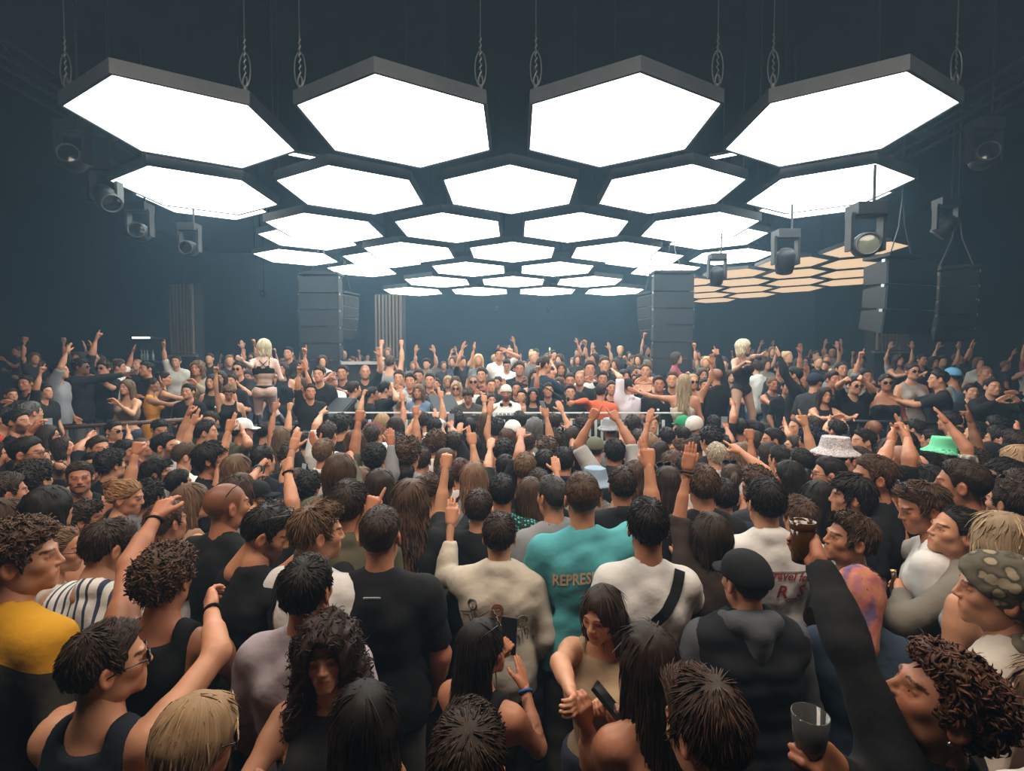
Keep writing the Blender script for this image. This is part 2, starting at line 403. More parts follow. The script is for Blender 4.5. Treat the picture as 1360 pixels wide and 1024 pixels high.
def skull(f, g, k=.01):
    f.ell((0, -.014, .028), (.077 + g, .097 + g, .088 + g), k)
def hairline(X, Y, Z, slope=.62, z0=.012): return (z0 + slope * Y) - Z      # >0 below the line
def hair_field(style, vox, seed):
    f = Field((-.19, -.24, -.46 if style in ('long', 'longcurly', 'wavy') else -.36), (.19, .17, .22), vox)
    X, Y, Z = f.full()
    if style in ('short', 'fade', 'swept', 'buzz', 'curly', 'mop', 'curlytop', 'slick', 'balding'):
        g = dict(short=.012, fade=.010, swept=.013, buzz=.004, curly=.020, mop=.020, curlytop=.014, slick=.008, balding=.008)[style]
        skull(f, g)
        if style in ('short', 'swept', 'fade', 'mop', 'curlytop'):
            f.ell((0, .01, .062), (.068, .083, .062 + dict(short=.004, swept=.012, fade=.008, mop=.016, curlytop=.014)[style]), .02)
        if style == 'swept': f.ell((0, .05, .085), (.055, .045, .034), .02)
        if style in ('curly', 'curlytop'): f.ell((0, .02, .070), (.080, .085, .064), .02)
        if style == 'mop': f.ell((0, -.02, .01), (.094, .10, .09), .02); f.cap((-.05, .078, .062), (.05, .078, .062), .022, k=.02)
        amp = dict(curly=.0075, curlytop=.0075, mop=.005, short=.003, swept=.004).get(style, .0025); fr = 75 if 'curl' in style else 62
        f.d = f.d + (wave(X, Y, Z, fr, seed) * amp).astype(np.float32)
        z0 = dict(mop=-.018, curly=-.012, buzz=.006).get(style, 0)
        line = line_z(Y) + z0 * (np.abs(Y + .02) > .03) - Z + wave(X, Y, Z, 50, seed + 3) * .003
        t = np.clip(-line / dict(fade=.085, buzz=.03, mop=.04, curly=.035).get(style, .055), 0, 1); f.d = f.d + ((1 - t) ** 1.5 * (dict(fade=.012, mop=.012, curly=.014, buzz=.004).get(style, .012))).astype(np.float32)
        f.cut(line)
        fr_ = ((.064 if style != 'mop' else .044) - Z - 1.3 * (.080 - Y) + wave(X, Y, Z, 55, seed + 5) * .003).astype(np.float32)
        f.d = f.d + np.clip(.012 + fr_ * .35, 0, .012) * (Y > .04); f.cut(fr_)
        for q_ in (-1, 1): f.ell((q_ * .088, -.008, -.012), (.022, .026, .034), .006, sub=True)
        if style == 'balding': f.cut(.06 - np.sqrt(X ** 2 + (Y - .01) ** 2 + 0 * Z) - (Z < .05) * 1)
    else:
        g = dict(long=.016, wavy=.020, longcurly=.046, bob=.020, bun=.010, ponytail=.010, wig=.026)[style]
        skull(f, g)
        cur = style == 'longcurly'
        if style in ('long', 'wavy', 'longcurly'):
            w = 1.62 if cur else 1.0; L = -.40
            f.cap((-.035, -.055, -.02), (-.050 * w, -.105, L), .058 * w, .046 * w, k=.03); f.cap((.035, -.055, -.02), (.050 * w, -.105, L), .058 * w, .046 * w, k=.03)
            f.cap((0, -.06, -.02), (0, -.12, L), .06, .045, k=.03)
            for s in (-1, 1): f.cap((s * .075, -.005, .0), (s * .088 * w, -.015, -.22 if s < 0 or not cur else -.30), .032 * w, .028 * w, k=.03)
        if style in ('bob', 'wig'):
            for s in (-1, 1): f.cap((s * .062, -.01, .02), (s * .070, -.008, -.085), .040, .034, k=.03)
            f.cap((-.03, -.055, 0), (-.035, -.06, -.10), .062, .046, k=.03); f.cap((.03, -.055, 0), (.035, -.06, -.10), .062, .046, k=.03)
            if style == 'wig': f.cap((-.045, .082, .050), (.045, .082, .050), .024, k=.02)
        if style == 'bun': f.ell((0, -.10, .085), (.042, .042, .040), .012)
        if style == 'ponytail': f.cap((0, -.11, .05), (0, -.145, .02), .026, .034, k=.015); f.cap((0, -.145, .02), (0, -.15, -.18), .034, .018, k=.02)
        amp = dict(longcurly=.013, wavy=.006).get(style, .0035)
        f.d = f.d + (wave(X, Y, Z * (1 if cur else .45), 62 if cur else 52, seed) * amp).astype(np.float32)
        if style in ('bun', 'ponytail'):
            f.cut(np.minimum(hairline(X, Y, Z, .62, .0) + wave(X, Y, Z, 50, seed) * .003, .30 + Y * 2.6 if style == 'ponytail' else 9))
            f.cut(.058 - Z - 1.2 * (.066 - Y))
        else:
            w = (.060 if not cur else .068) + max(0, vox - .008) * .9
            fc = np.sqrt((X / w) ** 2 + ((Y - .125) / (.098 + max(0, vox - .008))) ** 2 + ((Z + .040 - (.0 if style != 'wig' else -.01)) / (.120 if not cur else .130)) ** 2)
            f.cut((1 - fc) * .05)
            f.cut(np.where((np.abs(X) < .05) & (Z < -.115), Y + .035, -1))
            f.cut(Z * 0 + Y - (.125 if style != 'wig' else .14))
    return f
def strands(v, q, style, seed, n, wk):
    """tapered three-sided locks standing on the hair surface"""
    r = np.random.RandomState(seed + 17); a, b, c, d = (v[q[:, i]] for i in range(4))
    nr = np.cross(c - a, d - b); ar = np.linalg.norm(nr, axis=1) + 1e-12; nr = nr / ar[:, None]; ce = (a + b + c + d) / 4
    out = np.sqrt((ce[:, 0] / .078) ** 2 + ((ce[:, 1] + .014) / .098) ** 2 + ((ce[:, 2] - .028) / .089) ** 2) > 1.0
    face = (ce[:, 1] > .055) & (ce[:, 2] < .055)
    pr = ar * out * ~face; idx = r.choice(len(q), n, p=pr / pr.sum()); p = ce[idx] + r.normal(size=(n, 3)) * .002; N = nr[idx]
    crown = np.array((.01, -.050, .11)); long_ = style in ('long', 'wavy', 'longcurly', 'bob', 'wig', 'ponytail'); cur = 'curl' in style
    f = p - crown
    if long_: f = f * np.array((1, 1, .3)); f = f / (np.linalg.norm(f, axis=1)[:, None] + 1e-9) * .6 * np.clip((p[:, 2:3] + .02) / .1, 0, 1) + np.array((0, 0, -1.0))
    if style in ('slick', 'bun'): f = np.array((0, -.12, .06)) - p
    if style in ('swept', 'short', 'curlytop', 'fade'): f = f + np.where((p[:, 1] > .0)[:, None] & (p[:, 2] > .05)[:, None], np.array((.10 * (1 if seed % 2 else -1), -.02, .10)), 0)
    f = f - N * (f * N).sum(1)[:, None]; f /= np.linalg.norm(f, axis=1)[:, None] + 1e-9
    lift = dict(long=.06, wavy=.12, bob=.06, wig=.08, ponytail=.05, bun=.03, slick=.03, buzz=.25, fade=.28, swept=.25, mop=.22, curly=.75, curlytop=.6, longcurly=.55).get(style, .30)
    L = dict(long=.10, wavy=.085, bob=.065, wig=.06, ponytail=.07, bun=.05, slick=.04, buzz=.008, fade=.017, swept=.036, mop=.040, curly=.026, curlytop=.026, longcurly=.042).get(style, .024) * (.6 + .7 * r.rand(n, 1))
    if style == 'fade': L = L * np.clip((p[:, 2:3] + .02) / .09, .25, 1)
    t = r.normal(size=(n, 3)); jit = .9 if cur else .16 if long_ else .30
    D = f * (1 - lift) + N * lift + t * jit * .5; D /= np.linalg.norm(D, axis=1)[:, None]
    w0 = dict(buzz=.0018, fade=.0022, long=.0034, wavy=.0042, bob=.0034, wig=.0034).get(style, (.0036 if style == 'longcurly' else .0046) if cur else .0030) * wk * (.7 + .6 * r.rand(n, 1))
    P0 = p - N * .004; pts = [P0]; dd = D; tw = np.cross(N, D)
    for i in range(3):
        if cur: ang = 1.1; dd = dd * math.cos(ang) + np.cross(tw, dd) * math.sin(ang) * (1 if i else .4) + tw * .35
        else: dd = dd + ((f - N * .25) * .35 if not long_ else (f * .25 - N * .30 * np.clip((p[:, 2:3] + .03) / .08, 0, 1))) + (np.sin(p[:, 2:3] * 60 + i * 2) * tw * .5 if style == 'wavy' else 0)
        dd = dd / (np.linalg.norm(dd, axis=1)[:, None] + 1e-9); pts.append(pts[-1] + dd * L / 3)
    tip = pts[-1]; ok = ~((np.abs(tip[:, 0]) < .066) & (tip[:, 1] > .050) & (tip[:, 2] < .052) & (tip[:, 2] > -.15))
    pts = [a[ok] for a in pts]; D, N, w0 = D[ok], N[ok], w0[ok]; n = int(ok.sum())
    S = np.cross(D, N); S /= np.linalg.norm(S, axis=1)[:, None] + 1e-9; V = []
    for P_, w in zip(pts, (1.0, 1.0, .75, .12)): V += [P_ + S * w0 * w, P_ - S * w0 * w, P_ + N * w0 * w * .9]
    V = np.stack(V, 1).reshape(-1, 3); o = np.arange(n)[:, None] * 12; Q = []
    for i in range(3):
        for x, y in ((0, 1), (1, 2), (2, 0)): Q.append(np.concatenate([o + 3 * i + x, o + 3 * i + y, o + 3 * i + 3 + y, o + 3 * i + 3 + x], 1))
    col = np.repeat((.55 + .85 * r.rand(n) ** 1.5)[:, None], 12, 0).reshape(-1)
    return V, np.concatenate(Q), col
HAIRS = {}
def hair_mesh(style, vox, seed):
    k = (style, vox, seed)
    if k not in HAIRS:
        f = hair_field(style, vox, seed); v, q = f.surf(); t = np.full(len(v), .62)
        n, wk = (2200, 1.0) if vox < .008 else (900, 1.5) if vox < .013 else (260, 2.4)
        if style == 'longcurly': n = int(n * 1.5)
        sv, sq, st = strands(v, q, style, seed, n, wk)
        HAIRS[k] = mesh_np('hair', np.concatenate([v, sv]), np.concatenate([q, sq + len(v)]), tint=np.repeat(np.concatenate([t, st])[:, None], 3, 1), mats=[CURL if 'curl' in style else LONGHAIR if style in ('long', 'wavy', 'bob', 'wig', 'ponytail', 'bun') else HAIR])
    return HAIRS[k]
HATS = {}
def hat_mesh(kind, vox):
    if (kind, vox) in HATS: return HATS[kind, vox]
    f = Field((-.2, -.24, -.34), (.2, .24, .20), vox); X, Y, Z = f.full()
    if kind == 'cap':
        skull(f, .018); f.ell((0, .0, .06), (.085, .098, .075), .02); f.cut(.022 + .08 * Y - Z)
        b = np.maximum(np.sqrt((X / .075) ** 2 + ((Y - .085) / .095) ** 2) * .08 - .08, np.abs(Z - (.034 - 3.2 * X ** 2 - .15 * (Y - .09))) - max(.005, vox * .6)); b = np.maximum(b, .06 - Y)
        f.d = smin(f.d, b.astype(np.float32), .01)
        f.ell((0, -.005, .134), (.008, .008, .006), .004)
    elif kind == 'bucket':
        r = np.sqrt((X / .9) ** 2 + (Y + .008) ** 2)
        crown = np.maximum(r - (.112 - .22 * (Z - .04)), np.maximum(Z - .128, .03 - Z))
        br = np.maximum(np.abs(Z - (.045 - .62 * (r - .098))) - max(.006, vox * .6), np.maximum(r - .168, .095 - r))
        f.d = smin(crown, br, .012).astype(np.float32) + (wave(X, Y, Z, 25, 5) * .003).astype(np.float32)
    elif kind == 'scarf':
        skull(f, .022); f.cap((-.03, -.06, -.02), (-.045, -.09, -.19), .075, .07, k=.04); f.cap((.03, -.06, -.02), (.045, -.09, -.19), .075, .07, k=.04)
        for s in (-1, 1): f.cap((s * .062, .02, .0), (s * .045, .035, -.13), .036, .03, k=.03)
        f.cap((0, .0, -.16), (0, -.02, -.2), .085, .10, k=.04)
        f.d = f.d + (wave(X, Y, Z * .4, 48, 8) * .006).astype(np.float32)
        fc = np.sqrt((X / .060) ** 2 + ((Y - .125) / .095) ** 2 + ((Z + .03) / .105) ** 2); f.cut((1 - fc) * .05)
    elif kind == 'bandana':
        skull(f, .020); f.ell((0, .02, .075), (.075, .075, .055), .02); f.cut(-.06 + .95 * (Y + .02) - Z); f.cap((0, -.11, -.035), (0, -.13, -.06), .022, .03, k=.015)
        f.cap((-.01, -.12, -.06), (-.03, -.14, -.17), .03, .03, k=.02, flat=(1, 1.6, 1)); f.cap((-.06, -.045, -.15), (.06, -.045, -.15), .055, k=.03)
        f.d = f.d + (wave(X, Y, Z, 42, 9) * .006).astype(np.float32)
    elif kind == 'beanie':
        skull(f, .016); f.ell((0, -.01, .06), (.086, .10, .085), .02); f.cut(.005 + .38 * Y - Z)
    v, q = f.surf(); HATS[kind, vox] = mesh_np(kind, v, q, mats=[CLOTH]); return HATS[kind, vox]
FING = [(-.028, .070), (-.009, .079), (.010, .073), (.027, .057)]
HPOSE = dict(open=([.12, .08, .1, .18], 0), flat=([.04, .02, .03, .06], .25), relaxed=([.35, .42, .5, .55], .3), fist=([1.5, 1.5, 1.5, 1.45], 1), point=([.05, 1.4, 1.5, 1.5], .9),
             peace=([.05, .05, 1.45, 1.5], .9), horns=([.08, 1.45, 1.45, .1], .9), grip=([.85, .88, .9, .9], .75), ok=([.95, .15, .1, .1], .8), claw=([.6, .55, .6, .65], .15))
HANDS = {}
def hand(pose, vox):
    """right hand: wrist at the origin, fingers to +Z, palm to +Y, thumb to -X"""
    if (pose, vox) in HANDS: return HANDS[pose, vox]
    curl, th = HPOSE[pose]; f = Field((-.10, -.04, -.05), (.075, .13, .20), vox); e = vox * .22
    f.cap((0, 0, -.05), (0, 0, .012), .0245, .024, k=.01, flat=(1, 1.3, 1))
    for x, L in FING: f.cap((x * .5, 0, .012), (x, 0, .085), .0165 + e, .0125 + e, k=.012)
    f.cap((-.016, .010, .02), (-.03, .014, .05), .016 + e, .014 + e, k=.012); f.cap((.022, .008, .02), (.026, .006, .06), .013 + e, k=.012)
    for i, (x, L) in enumerate(FING):
        p = np.array((x, 0, .085)); a = 0; sp = x * (1.6 if curl[i] < .7 else .2)
        for j, (fr, ck) in enumerate(((.45, .9), (.30, 1.05), (.25, .7))):
            a += curl[i] * ck; d = np.array((sp * math.cos(a), math.sin(a), math.cos(a))); d /= np.linalg.norm(d)
            n = p + d * L * fr; r0 = (.0092 - .0010 * j + e) * (.9 if i == 3 else 1); f.cap(p, n, r0, r0 - .0008, k=.0045); p = n
    t0 = np.array((-.024, .006, .028)); t1 = np.array((-.052 + .016 * th, .016 + .014 * th, .058)); t2 = np.array((-.072 + .046 * th, .024 + .026 * th, .083)); t3 = np.array((-.083 + .075 * th, .028 + .028 * th, .102))
    f.cap(t0, t1, .0145 + e, .0115 + e, k=.01); f.cap(t1, t2, .011 + e, .0098 + e, k=.004); f.cap(t2, t3, .0096 + e, .0078 + e, k=.004)
    HANDS[pose, vox] = f.surf(); return HANDS[pose, vox]
# ------------------------------------------------------------------ people
# local space of a person: feet at z=0, facing +Y, +X is the person's right hand side, 1.75 m tall before scaling
UA, FA = .285, .245
def rotx(a): return Matrix.Rotation(a, 3, 'X')
PRE = {  # elbow, hand centre for the right arm (mirrored for the left)
 'down': ((.245, -.03, 1.15), (.235, .09, .90)), 'bent': ((.255, -.02, 1.15), (.13, .22, 1.17)), 'drink': ((.255, .0, 1.16), (.14, .24, 1.34)),
 'up': ((.26, .12, 1.62), (.22, .20, 1.90)), 'high': ((.215, .07, 1.67), (.19, .14, 1.96)), 'fwdup': ((.24, .24, 1.50), (.20, .42, 1.72)), 'phone': ((.25, .16, 1.27), (.08, .36, 1.47)),
 'out': ((.46, .05, 1.42), (.70, .12, 1.50)), 'clap': ((.27, .16, 1.34), (.03, .32, 1.52)), 'head': ((.36, .10, 1.55), (.12, .10, 1.68)), 'fwd': ((.22, .22, 1.32), (.14, .46, 1.36)),
 'cross': ((.25, .03, 1.16), (-.06, .19, 1.22)), 'hip': ((.34, -.06, 1.17), (.17, .03, 1.04)), 'desk': ((.25, .06, 1.14), (.16, .32, 1.03)),
}
UNI = {}
def norm(v): v = Vector(v); return v.normalized() if v.length > 1e-6 else Vector((0, 0, 1))
class Body: pass
def solve(p, root, inv, sc):
    """joints from the entry's arm descriptions"""
    B = Body(); fem = p.get('fem', False); w = .88 if fem else 1.0; w *= p.get('wide', 1)
    B.w = w; B.fem = fem; B.arms = {}
    lean = p.get('lean', 0); piv = Vector((0, 0, .98)); B.R = rotx(-lean) if lean else None
    def T(v):
        v = Vector(v); return piv + B.R @ (v - piv) if lean else v
    B.T = T
    for side, sx in (('R', 1), ('L', -1)):
        a = p.get(side, 'down'); S = T((sx * .180 * w, -.005, 1.388)); hp = None; pn = None
        if isinstance(a, str): e, h = PRE[a.split(':')[0]]; E = Vector((e[0] * sx * (.95 if fem else 1), e[1], e[2])); H = Vector((h[0] * sx, h[1], h[2])); E, H = T(E), T(H); hp = a.split(':')[1] if ':' in a else None; E = S + norm(E - S) * UA; H = E + norm(H - E) * (FA + .075)
        else:
            ex, ey, hx, hy = a[:4]; m1 = a[4] if len(a) > 4 else 'f'; m2 = a[5] if len(a) > 5 else 'f'; hp = a[6] if len(a) > 6 else None
            o = inv @ CAM
            def hit(c, rad, px, py, mode):
                d = (inv.to_3x3() @ ray(px, py)).normalized(); t = (c - o).dot(d); q = o + d * t; h2 = rad * rad - (q - c).length_squared
                if h2 <= 0: return c + norm(q - c) * min((q - c).length, rad * 1.18)
                return o + d * (t + (math.sqrt(h2) if mode == 'f' else -math.sqrt(h2)))
            # raised arms lift the shoulder first
            E = hit(S, UA, ex, ey, m1); up = norm(E - S).z
            if up > .1: S = S + Vector((-sx * .02, .0, .055)) * up; E = hit(S, UA, ex, ey, m1)
            H = hit(E, FA + .075, hx, hy, m2)
        if isinstance(a, str):
            up = norm(E - S).z
            if up > .1: D = Vector((-sx * .02, 0, .055)) * up; S += D; E += D; H += D
        fd = norm(H - E); W = H - fd * .075
        raised = H.z > 1.45 or (H.z > S.z - .05)
        n = Vector((0, 1, .0)) if raised else Vector((-sx, .25, 0))
        if p.get('pn' + side): n = Vector(p['pn' + side])
        n = n - fd * n.dot(fd); n = norm(n) if n.length > .1 else norm(fd.orthogonal())
        hp = hp or ('open' if raised else 'relaxed')
        B.arms[side] = (S, E, W, fd, n, hp, sx)
    hy, hpz, ht = p.get('head', (0, 0, 0))            # yaw to the right, pitch up, tilt to the right, degrees
    nb = T((0, -.012, 1.50)); B.hc = T((0, .018, 1.632))
    B.HR = Matrix.Rotation(math.radians(-hy), 3, 'Z') @ Matrix.Rotation(math.radians(hpz), 3, 'X') @ Matrix.Rotation(math.radians(ht), 3, 'Y')
    if hpz: B.hc = nb + Matrix.Rotation(math.radians(hpz * .6), 3, 'X') @ (B.hc - nb) if abs(hy) < 45 else B.hc
    B.hs = p.get('hs', 1.0 if not fem else .95)
    return B
def torso(f, B, g=0.0, k=.045, hem=0):
    T, w = B.T, B.w; e = f.vox * .15
    def hz(x, y, z, r, flat=1): f.cap(T((-x * w, y, z)), T((x * w, y, z)), r + g - e, k=k)
    hz(.078, 0, .93, .098 + hem * .5); hz(.066 if not B.fem else .046, .0, 1.08, .092 + hem * .5 - (.010 if B.fem else 0)); hz(.078, .004, 1.21, .096 + hem * .2); hz(.094, .0, 1.30, .094)
    hz(.122, -.012, 1.372, .058)
    f.cap(T((0, -.040, 1.385)), T((0, -.036, 1.20)), .064 + g, .060 + g, k=.05)
    f.cap(T((0, -.030, 1.39)), T((0, -.030, 1.452)), .046 + g, .040 + g, k=.03)
    if hem: hz(.080, 0, .80, .098 + hem * .5); hz(.072, 0, 1.0, .096 + hem * .5)
    if B.fem:
        for s in (-1, 1): f.ell(T((s * .075, .095, 1.275)), (.058 + g,) * 3, .03)
    for s in (-1, 1):
        f.cap(T((s * .035, -.022, 1.462)), T((s * .150 * w, -.012, 1.392)), .040 + g, .046 + g, k=.03)
        f.cap(T((s * .075, -.045, 1.31)), T((s * .06, -.040, 1.18)), .060 + g, .056 + g, k=.04)
        f.ell(T((s * .075, -.040 if hem else -.05, .92)), (.088 + g * .7,) * 3, .04)
def arm_caps(f, B, g=0, upto=1.0, k=.018, fore=True, start=0.0):
    for S, E, W, fd, n, hp, sx in B.arms.values():
        q = .9 if B.fem else 1.0
        f.cap(S, S + (E - S) * .25, .056 * q + g, .054 * q + g, k=.045)
        if fore or upto >= 1:
            f.cap(S, E, .051 * q + g, .041 * q + g, k=.03)
            f.cap(E, W, .042 * q + g, .027 * q + g * .8, k=.02); f.cap(E + (W - E) * .05, E + (W - E) * .45, .043 * q + g, .040 * q + g, k=.02)
        else: f.cap(S, S + (E - S) * upto, .052 * q + g, (.052 - .009 * upto) * q + g * 1.15, k=.03)
def bounds(B, pad=.16):
    pts = [B.T((x, y, z)) for x in (-.3, .3) for y in (-.2, .22) for z in (.80, 1.55)]
    for S, E, W, *_ in B.arms.values(): pts += [S, E, W]
    a = np.array(pts); return a.min(0) - pad * .6, a.max(0) + pad * .6
def build_body(p, B, vox, hlod, handlod, legs=False, name='body'):
    lo, hi = bounds(B, .1)
    lo[2] = .0 if legs else .90
    tk = p.get('top', 'tee'); cov = tk in ('tee', 'shirt', 'jacket', 'long', 'hoodie', 'suit', 'vest'); slv = tk in ('jacket', 'long', 'hoodie', 'suit')
    f = Field(lo, hi, vox); torso(f, B, -.012 if cov else 0)
    if legs: leg_caps(f, p)
    arm_caps(f, B, -.007 if slv else 0)
    f.cap(B.T((0, -.02, 1.39)), B.T((0, -.012, 1.50)), .056 if not B.fem else .050, .054 if not B.fem else .046, k=.04)
    f.cap(B.T((0, -.012, 1.48)), B.hc + B.HR @ Vector((0, -.02, -.05)), .055 if not B.fem else .046, .053 if not B.fem else .045, k=.02)
    v, q = f.surf(); V = [v]; Q = [q]; t = np.ones((len(v), 3), np.float32)
    if not legs is False: t[v[:, 2] < .085] = (.03, .03, .03)
    if p.get('tattoo'):
        for s in p['tattoo']:
            S, E, W, *_ = B.arms[s]; m = wave(v[:, 0], v[:, 1], v[:, 2], 75, 3) > .40
            ax = np.array(W - E); u = ((v - np.array(E)) @ ax) / float(ax @ ax); dist = np.linalg.norm(v - np.array(E) - u[:, None] * ax, axis=1)
            t[m & (u > -.4) & (u < .95) & (dist < .07)] *= .38
    TT = [t]; MI = [np.zeros(len(q), int)]; n0 = len(v)
    hv, hq, htn, hmi = head(hlod, B.fem, bool(p.get('beard')))
    R = np.array(B.HR); hv2 = (hv * B.hs) @ R.T + np.array(B.hc); V.append(hv2); Q.append(hq + n0); TT.append(htn); MI.append(hmi); n0 += len(hv)
    for S, E, W, fd, n, hp, sx in B.arms.values():
        a, b = hand(hp, handlod); m = np.stack([np.array(n.cross(fd)), np.array(n), np.array(fd)], 1); a = a.copy()
        if sx < 0: a[:, 0] *= -1; b = b[:, ::-1]
        hs = p.get('hand_scale', .90 if B.fem else .98 if handlod < .008 else .90); a = (a * hs) @ m.T + np.array(W - fd * .005); V.append(a); Q.append(b + n0); TT.append(np.ones((len(a), 3), np.float32) * (1, .93, .9)); MI.append(np.zeros(len(b), int)); n0 += len(a)
    return mesh_np(name, np.concatenate(V), np.concatenate(Q), tint=np.concatenate(TT), mi=np.concatenate(MI), mats=[SKIN, EYE, IRIS])
LEGS = dict(stand=(((.095, .0, .90), (.105, .02, .49), (.11, -.02, .085)), ((-.095, 0, .90), (-.105, .02, .49), (-.11, -.02, .085))))
def leg_caps(f, p, g=0):
    for (h, k_, a) in p.get('legs', LEGS['stand']):
        h, k_, a = Vector(h), Vector(k_), Vector(a)
        f.cap(h, k_, .086 + g, .054 + g, k=.03); f.cap(k_, a, .053 + g, .036 + g, k=.02); f.cap(k_ + (a - k_) * .1 + Vector((0, -.012, 0)), k_ + (a - k_) * .42 + Vector((0, -.016, 0)), .050 + g, .042 + g, k=.02)
        f.cap(a + Vector((0, -.02, -.035)), a + Vector((0, .15, -.052)), .038, .030, k=.02)
def build_top(p, B, vox, seed):
    """shirt, tee, jacket, vest or tank as a closed skin over the torso"""
    kind = p.get('top', 'tee'); lo, hi = bounds(B, .16); f = None
    loose = dict(tee=.020, shirt=.022, jacket=.030, tank=.015, crop=.008, vest=.048, long=.020, hoodie=.03, suit=.028, strapless=.007, dress=.012, swim=.006, bra=.006).get(kind, .02)
    hem = dict(tee=.83, shirt=.82, jacket=.80, tank=.90, crop=1.12, vest=.86, long=.84, hoodie=.84, suit=.78, strapless=.96, dress=.62, swim=.84, bra=1.2).get(kind, .83)
    lo[2] = hem - .12
    f = Field(lo, hi, vox)
    torso(f, B, loose, hem=.012 if kind in ('tee', 'shirt', 'jacket', 'long', 'suit', 'vest') else 0)
    if kind == 'dress':
        for s in (-1, 1): f.cap((s * .06, 0, .95), (s * .08, 0, .55), .125, .135, k=.05)
    if kind in ('tee', 'shirt', 'dress') and kind != 'dress': arm_caps(f, B, .014 if kind == 'tee' else .018, .80 if kind == 'tee' else .88, fore=False)
    elif kind in ('jacket', 'long', 'hoodie', 'suit'): arm_caps(f, B, .018 if kind != 'long' else .013, 1.0)
    X, Y, Z = f.full()
    rel = 9.0; H = hem
    wr = (wave(X, Y, Z * .8, 17, seed) * .008 + wave(X, Y, Z, 38, seed + 1) * .0035) * (1 if kind not in ('tank', 'crop', 'strapless', 'swim', 'bra') else .3)
    wr = np.minimum(wr, .007)
    f.d = f.d + wr.astype(np.float32)
    if B.R is None: f.cut(H + .012 * np.sin(X * 9) - Z)
    # sleeve ends
    for S, E, W, fd, n, hp, sx in B.arms.values():
        if kind in ('tee', 'shirt'): c = S + (E - S) * (.86 if kind == 'tee' else .95); dr = norm(E - S); rr = .12
        elif kind in ('jacket', 'long', 'hoodie', 'suit'): c = E + (W - E) * (p.get('rolled') or 1.0); dr = norm(W - E); rr = .12
        else: continue
        g = (X - c.x) * dr.x + (Y - c.y) * dr.y + (Z - c.z) * dr.z; r2 = (X - c.x) ** 2 + (Y - c.y) ** 2 + (Z - c.z) ** 2
        if p.get('rolled') and kind in ('jacket', 'long'): rr = .12 + (1 - p['rolled']) * .25; f.cut(np.where((r2 < rr * rr) & (r2 - g * g < .085 ** 2), g, -1))
        else: f.cut(np.where(r2 < rr * rr, g, -1))
    if kind in ('tank', 'crop', 'strapless', 'swim', 'bra'):
        w = B.w
        armhole = .118 * w if kind != 'strapless' else 9
        top = B.T((0, 0, 1.34 if kind == 'strapless' or kind == 'swim' else 1.40)).z
        if kind in ('strapless',): f.cut(Z - top + .0 * X)
        else:
            sc = .135 if kind == 'tank' else .11
            f.cut(np.minimum(Z - 1.30 - .0 * X, np.abs(X) - sc * w)); f.cut(np.minimum(Z - (1.40 - .0) + .0 * X, .055 - np.abs(X)) if kind != 'tank' else np.minimum(Z - 1.425, .07 - np.abs(X)))
            if kind != 'tank': f.cut(np.minimum(np.minimum(Z - 1.33, .075 - np.abs(X)), 9))
        if kind == 'bra' or kind == 'swim': f.cut(np.minimum(np.minimum(Z - 1.30, -Y - .02), .03 - np.abs(X))) if kind == 'bra' else None
    else:
        nk = .060 if kind not in ('vest', 'hoodie') else .070
        f.cap(B.T((0, -.002, 1.485)), B.T((0, .02, 1.62)), nk if not B.fem else nk + .008, k=.004, sub=True)
        if kind in ('tee', 'shirt', 'long'): f.cap(B.T((0, .03, 1.46)), B.T((0, .10, 1.50)), .052, .06, k=.004, sub=True)
        if kind in ('shirt', 'jacket', 'suit'):   # collar
            g = Field(B.T((-.12, -.14, 1.40)) , B.T((.12, .12, 1.58)), min(vox, .014)); 
            f.cap(B.T((-.02, -.055, 1.482)), B.T((.02, -.055, 1.482)), .050, k=.01); f.cap(B.T((0, -.010, 1.44)), B.T((0, .015, 1.60)), .060, k=.004, sub=True)
        if kind == 'hoodie':
            f.cap(B.T((-.07, -.075, 1.50)), B.T((.07, -.075, 1.50)), .050, k=.02); f.cap(B.T((0, -.10, 1.47)), B.T((0, -.11, 1.38)), .062, .04, k=.03); f.cap(B.T((-.10, -.02, 1.49)), B.T((-.06, .07, 1.44)), .036, k=.02); f.cap(B.T((.10, -.02, 1.49)), B.T((.06, .07, 1.44)), .036, k=.02)
            f.cap(B.T((0, -.010, 1.42)), B.T((0, .015, 1.62)), .064, k=.004, sub=True)
        if kind == 'vest':
            for S, E, W, fd, n, hp, sx in B.arms.values(): pass
    v, q = f.surf(); return mesh_np('top', v, q)
TROUSERS = {}
def trousers_mesh(kind, vox, p=None):
    key = (kind, vox)
    if p is None or 'legs' not in p:
        if key in TROUSERS: return TROUSERS[key]
    q_ = p or {}
    f = Field((-.32, -.3, .04), (.32, .3, 1.08), vox); g = dict(trousers=.022, jeans=.018, leggings=.004).get(kind, .02)
    for s in (-1, 1): f.ell((s * .075, -.042, .90), (.087 + g * .2,) * 3, .04)
    f.cap((-.076, 0, .94), (.076, 0, .94), .103 + g * .2, k=.05); f.cap((-.068, 0, 1.0), (.068, 0, 1.0), .095 + g * .2, k=.05)
    for (h, k_, a) in q_.get('legs', LEGS['stand']):
        h, k_, a = Vector(h), Vector(k_), Vector(a); f.cap(h, k_, .088 + g * .6, .058 + g, k=.03); f.cap(k_, a, .058 + g, .044 + g if g > .01 else .038, k=.03)
    X, Y, Z = f.full(); f.d = f.d + (wave(X, Y, Z, 26, 6) * (.006 if g > .01 else .001)).astype(np.float32)
    f.cut(Z - .985)
    f.cut(.075 - Z)
    v, q = f.surf(); me = mesh_np(kind, v, q, mats=[CLOTH])
    if 'legs' not in q_: TROUSERS[key] = me
    return me
SHOES = {}
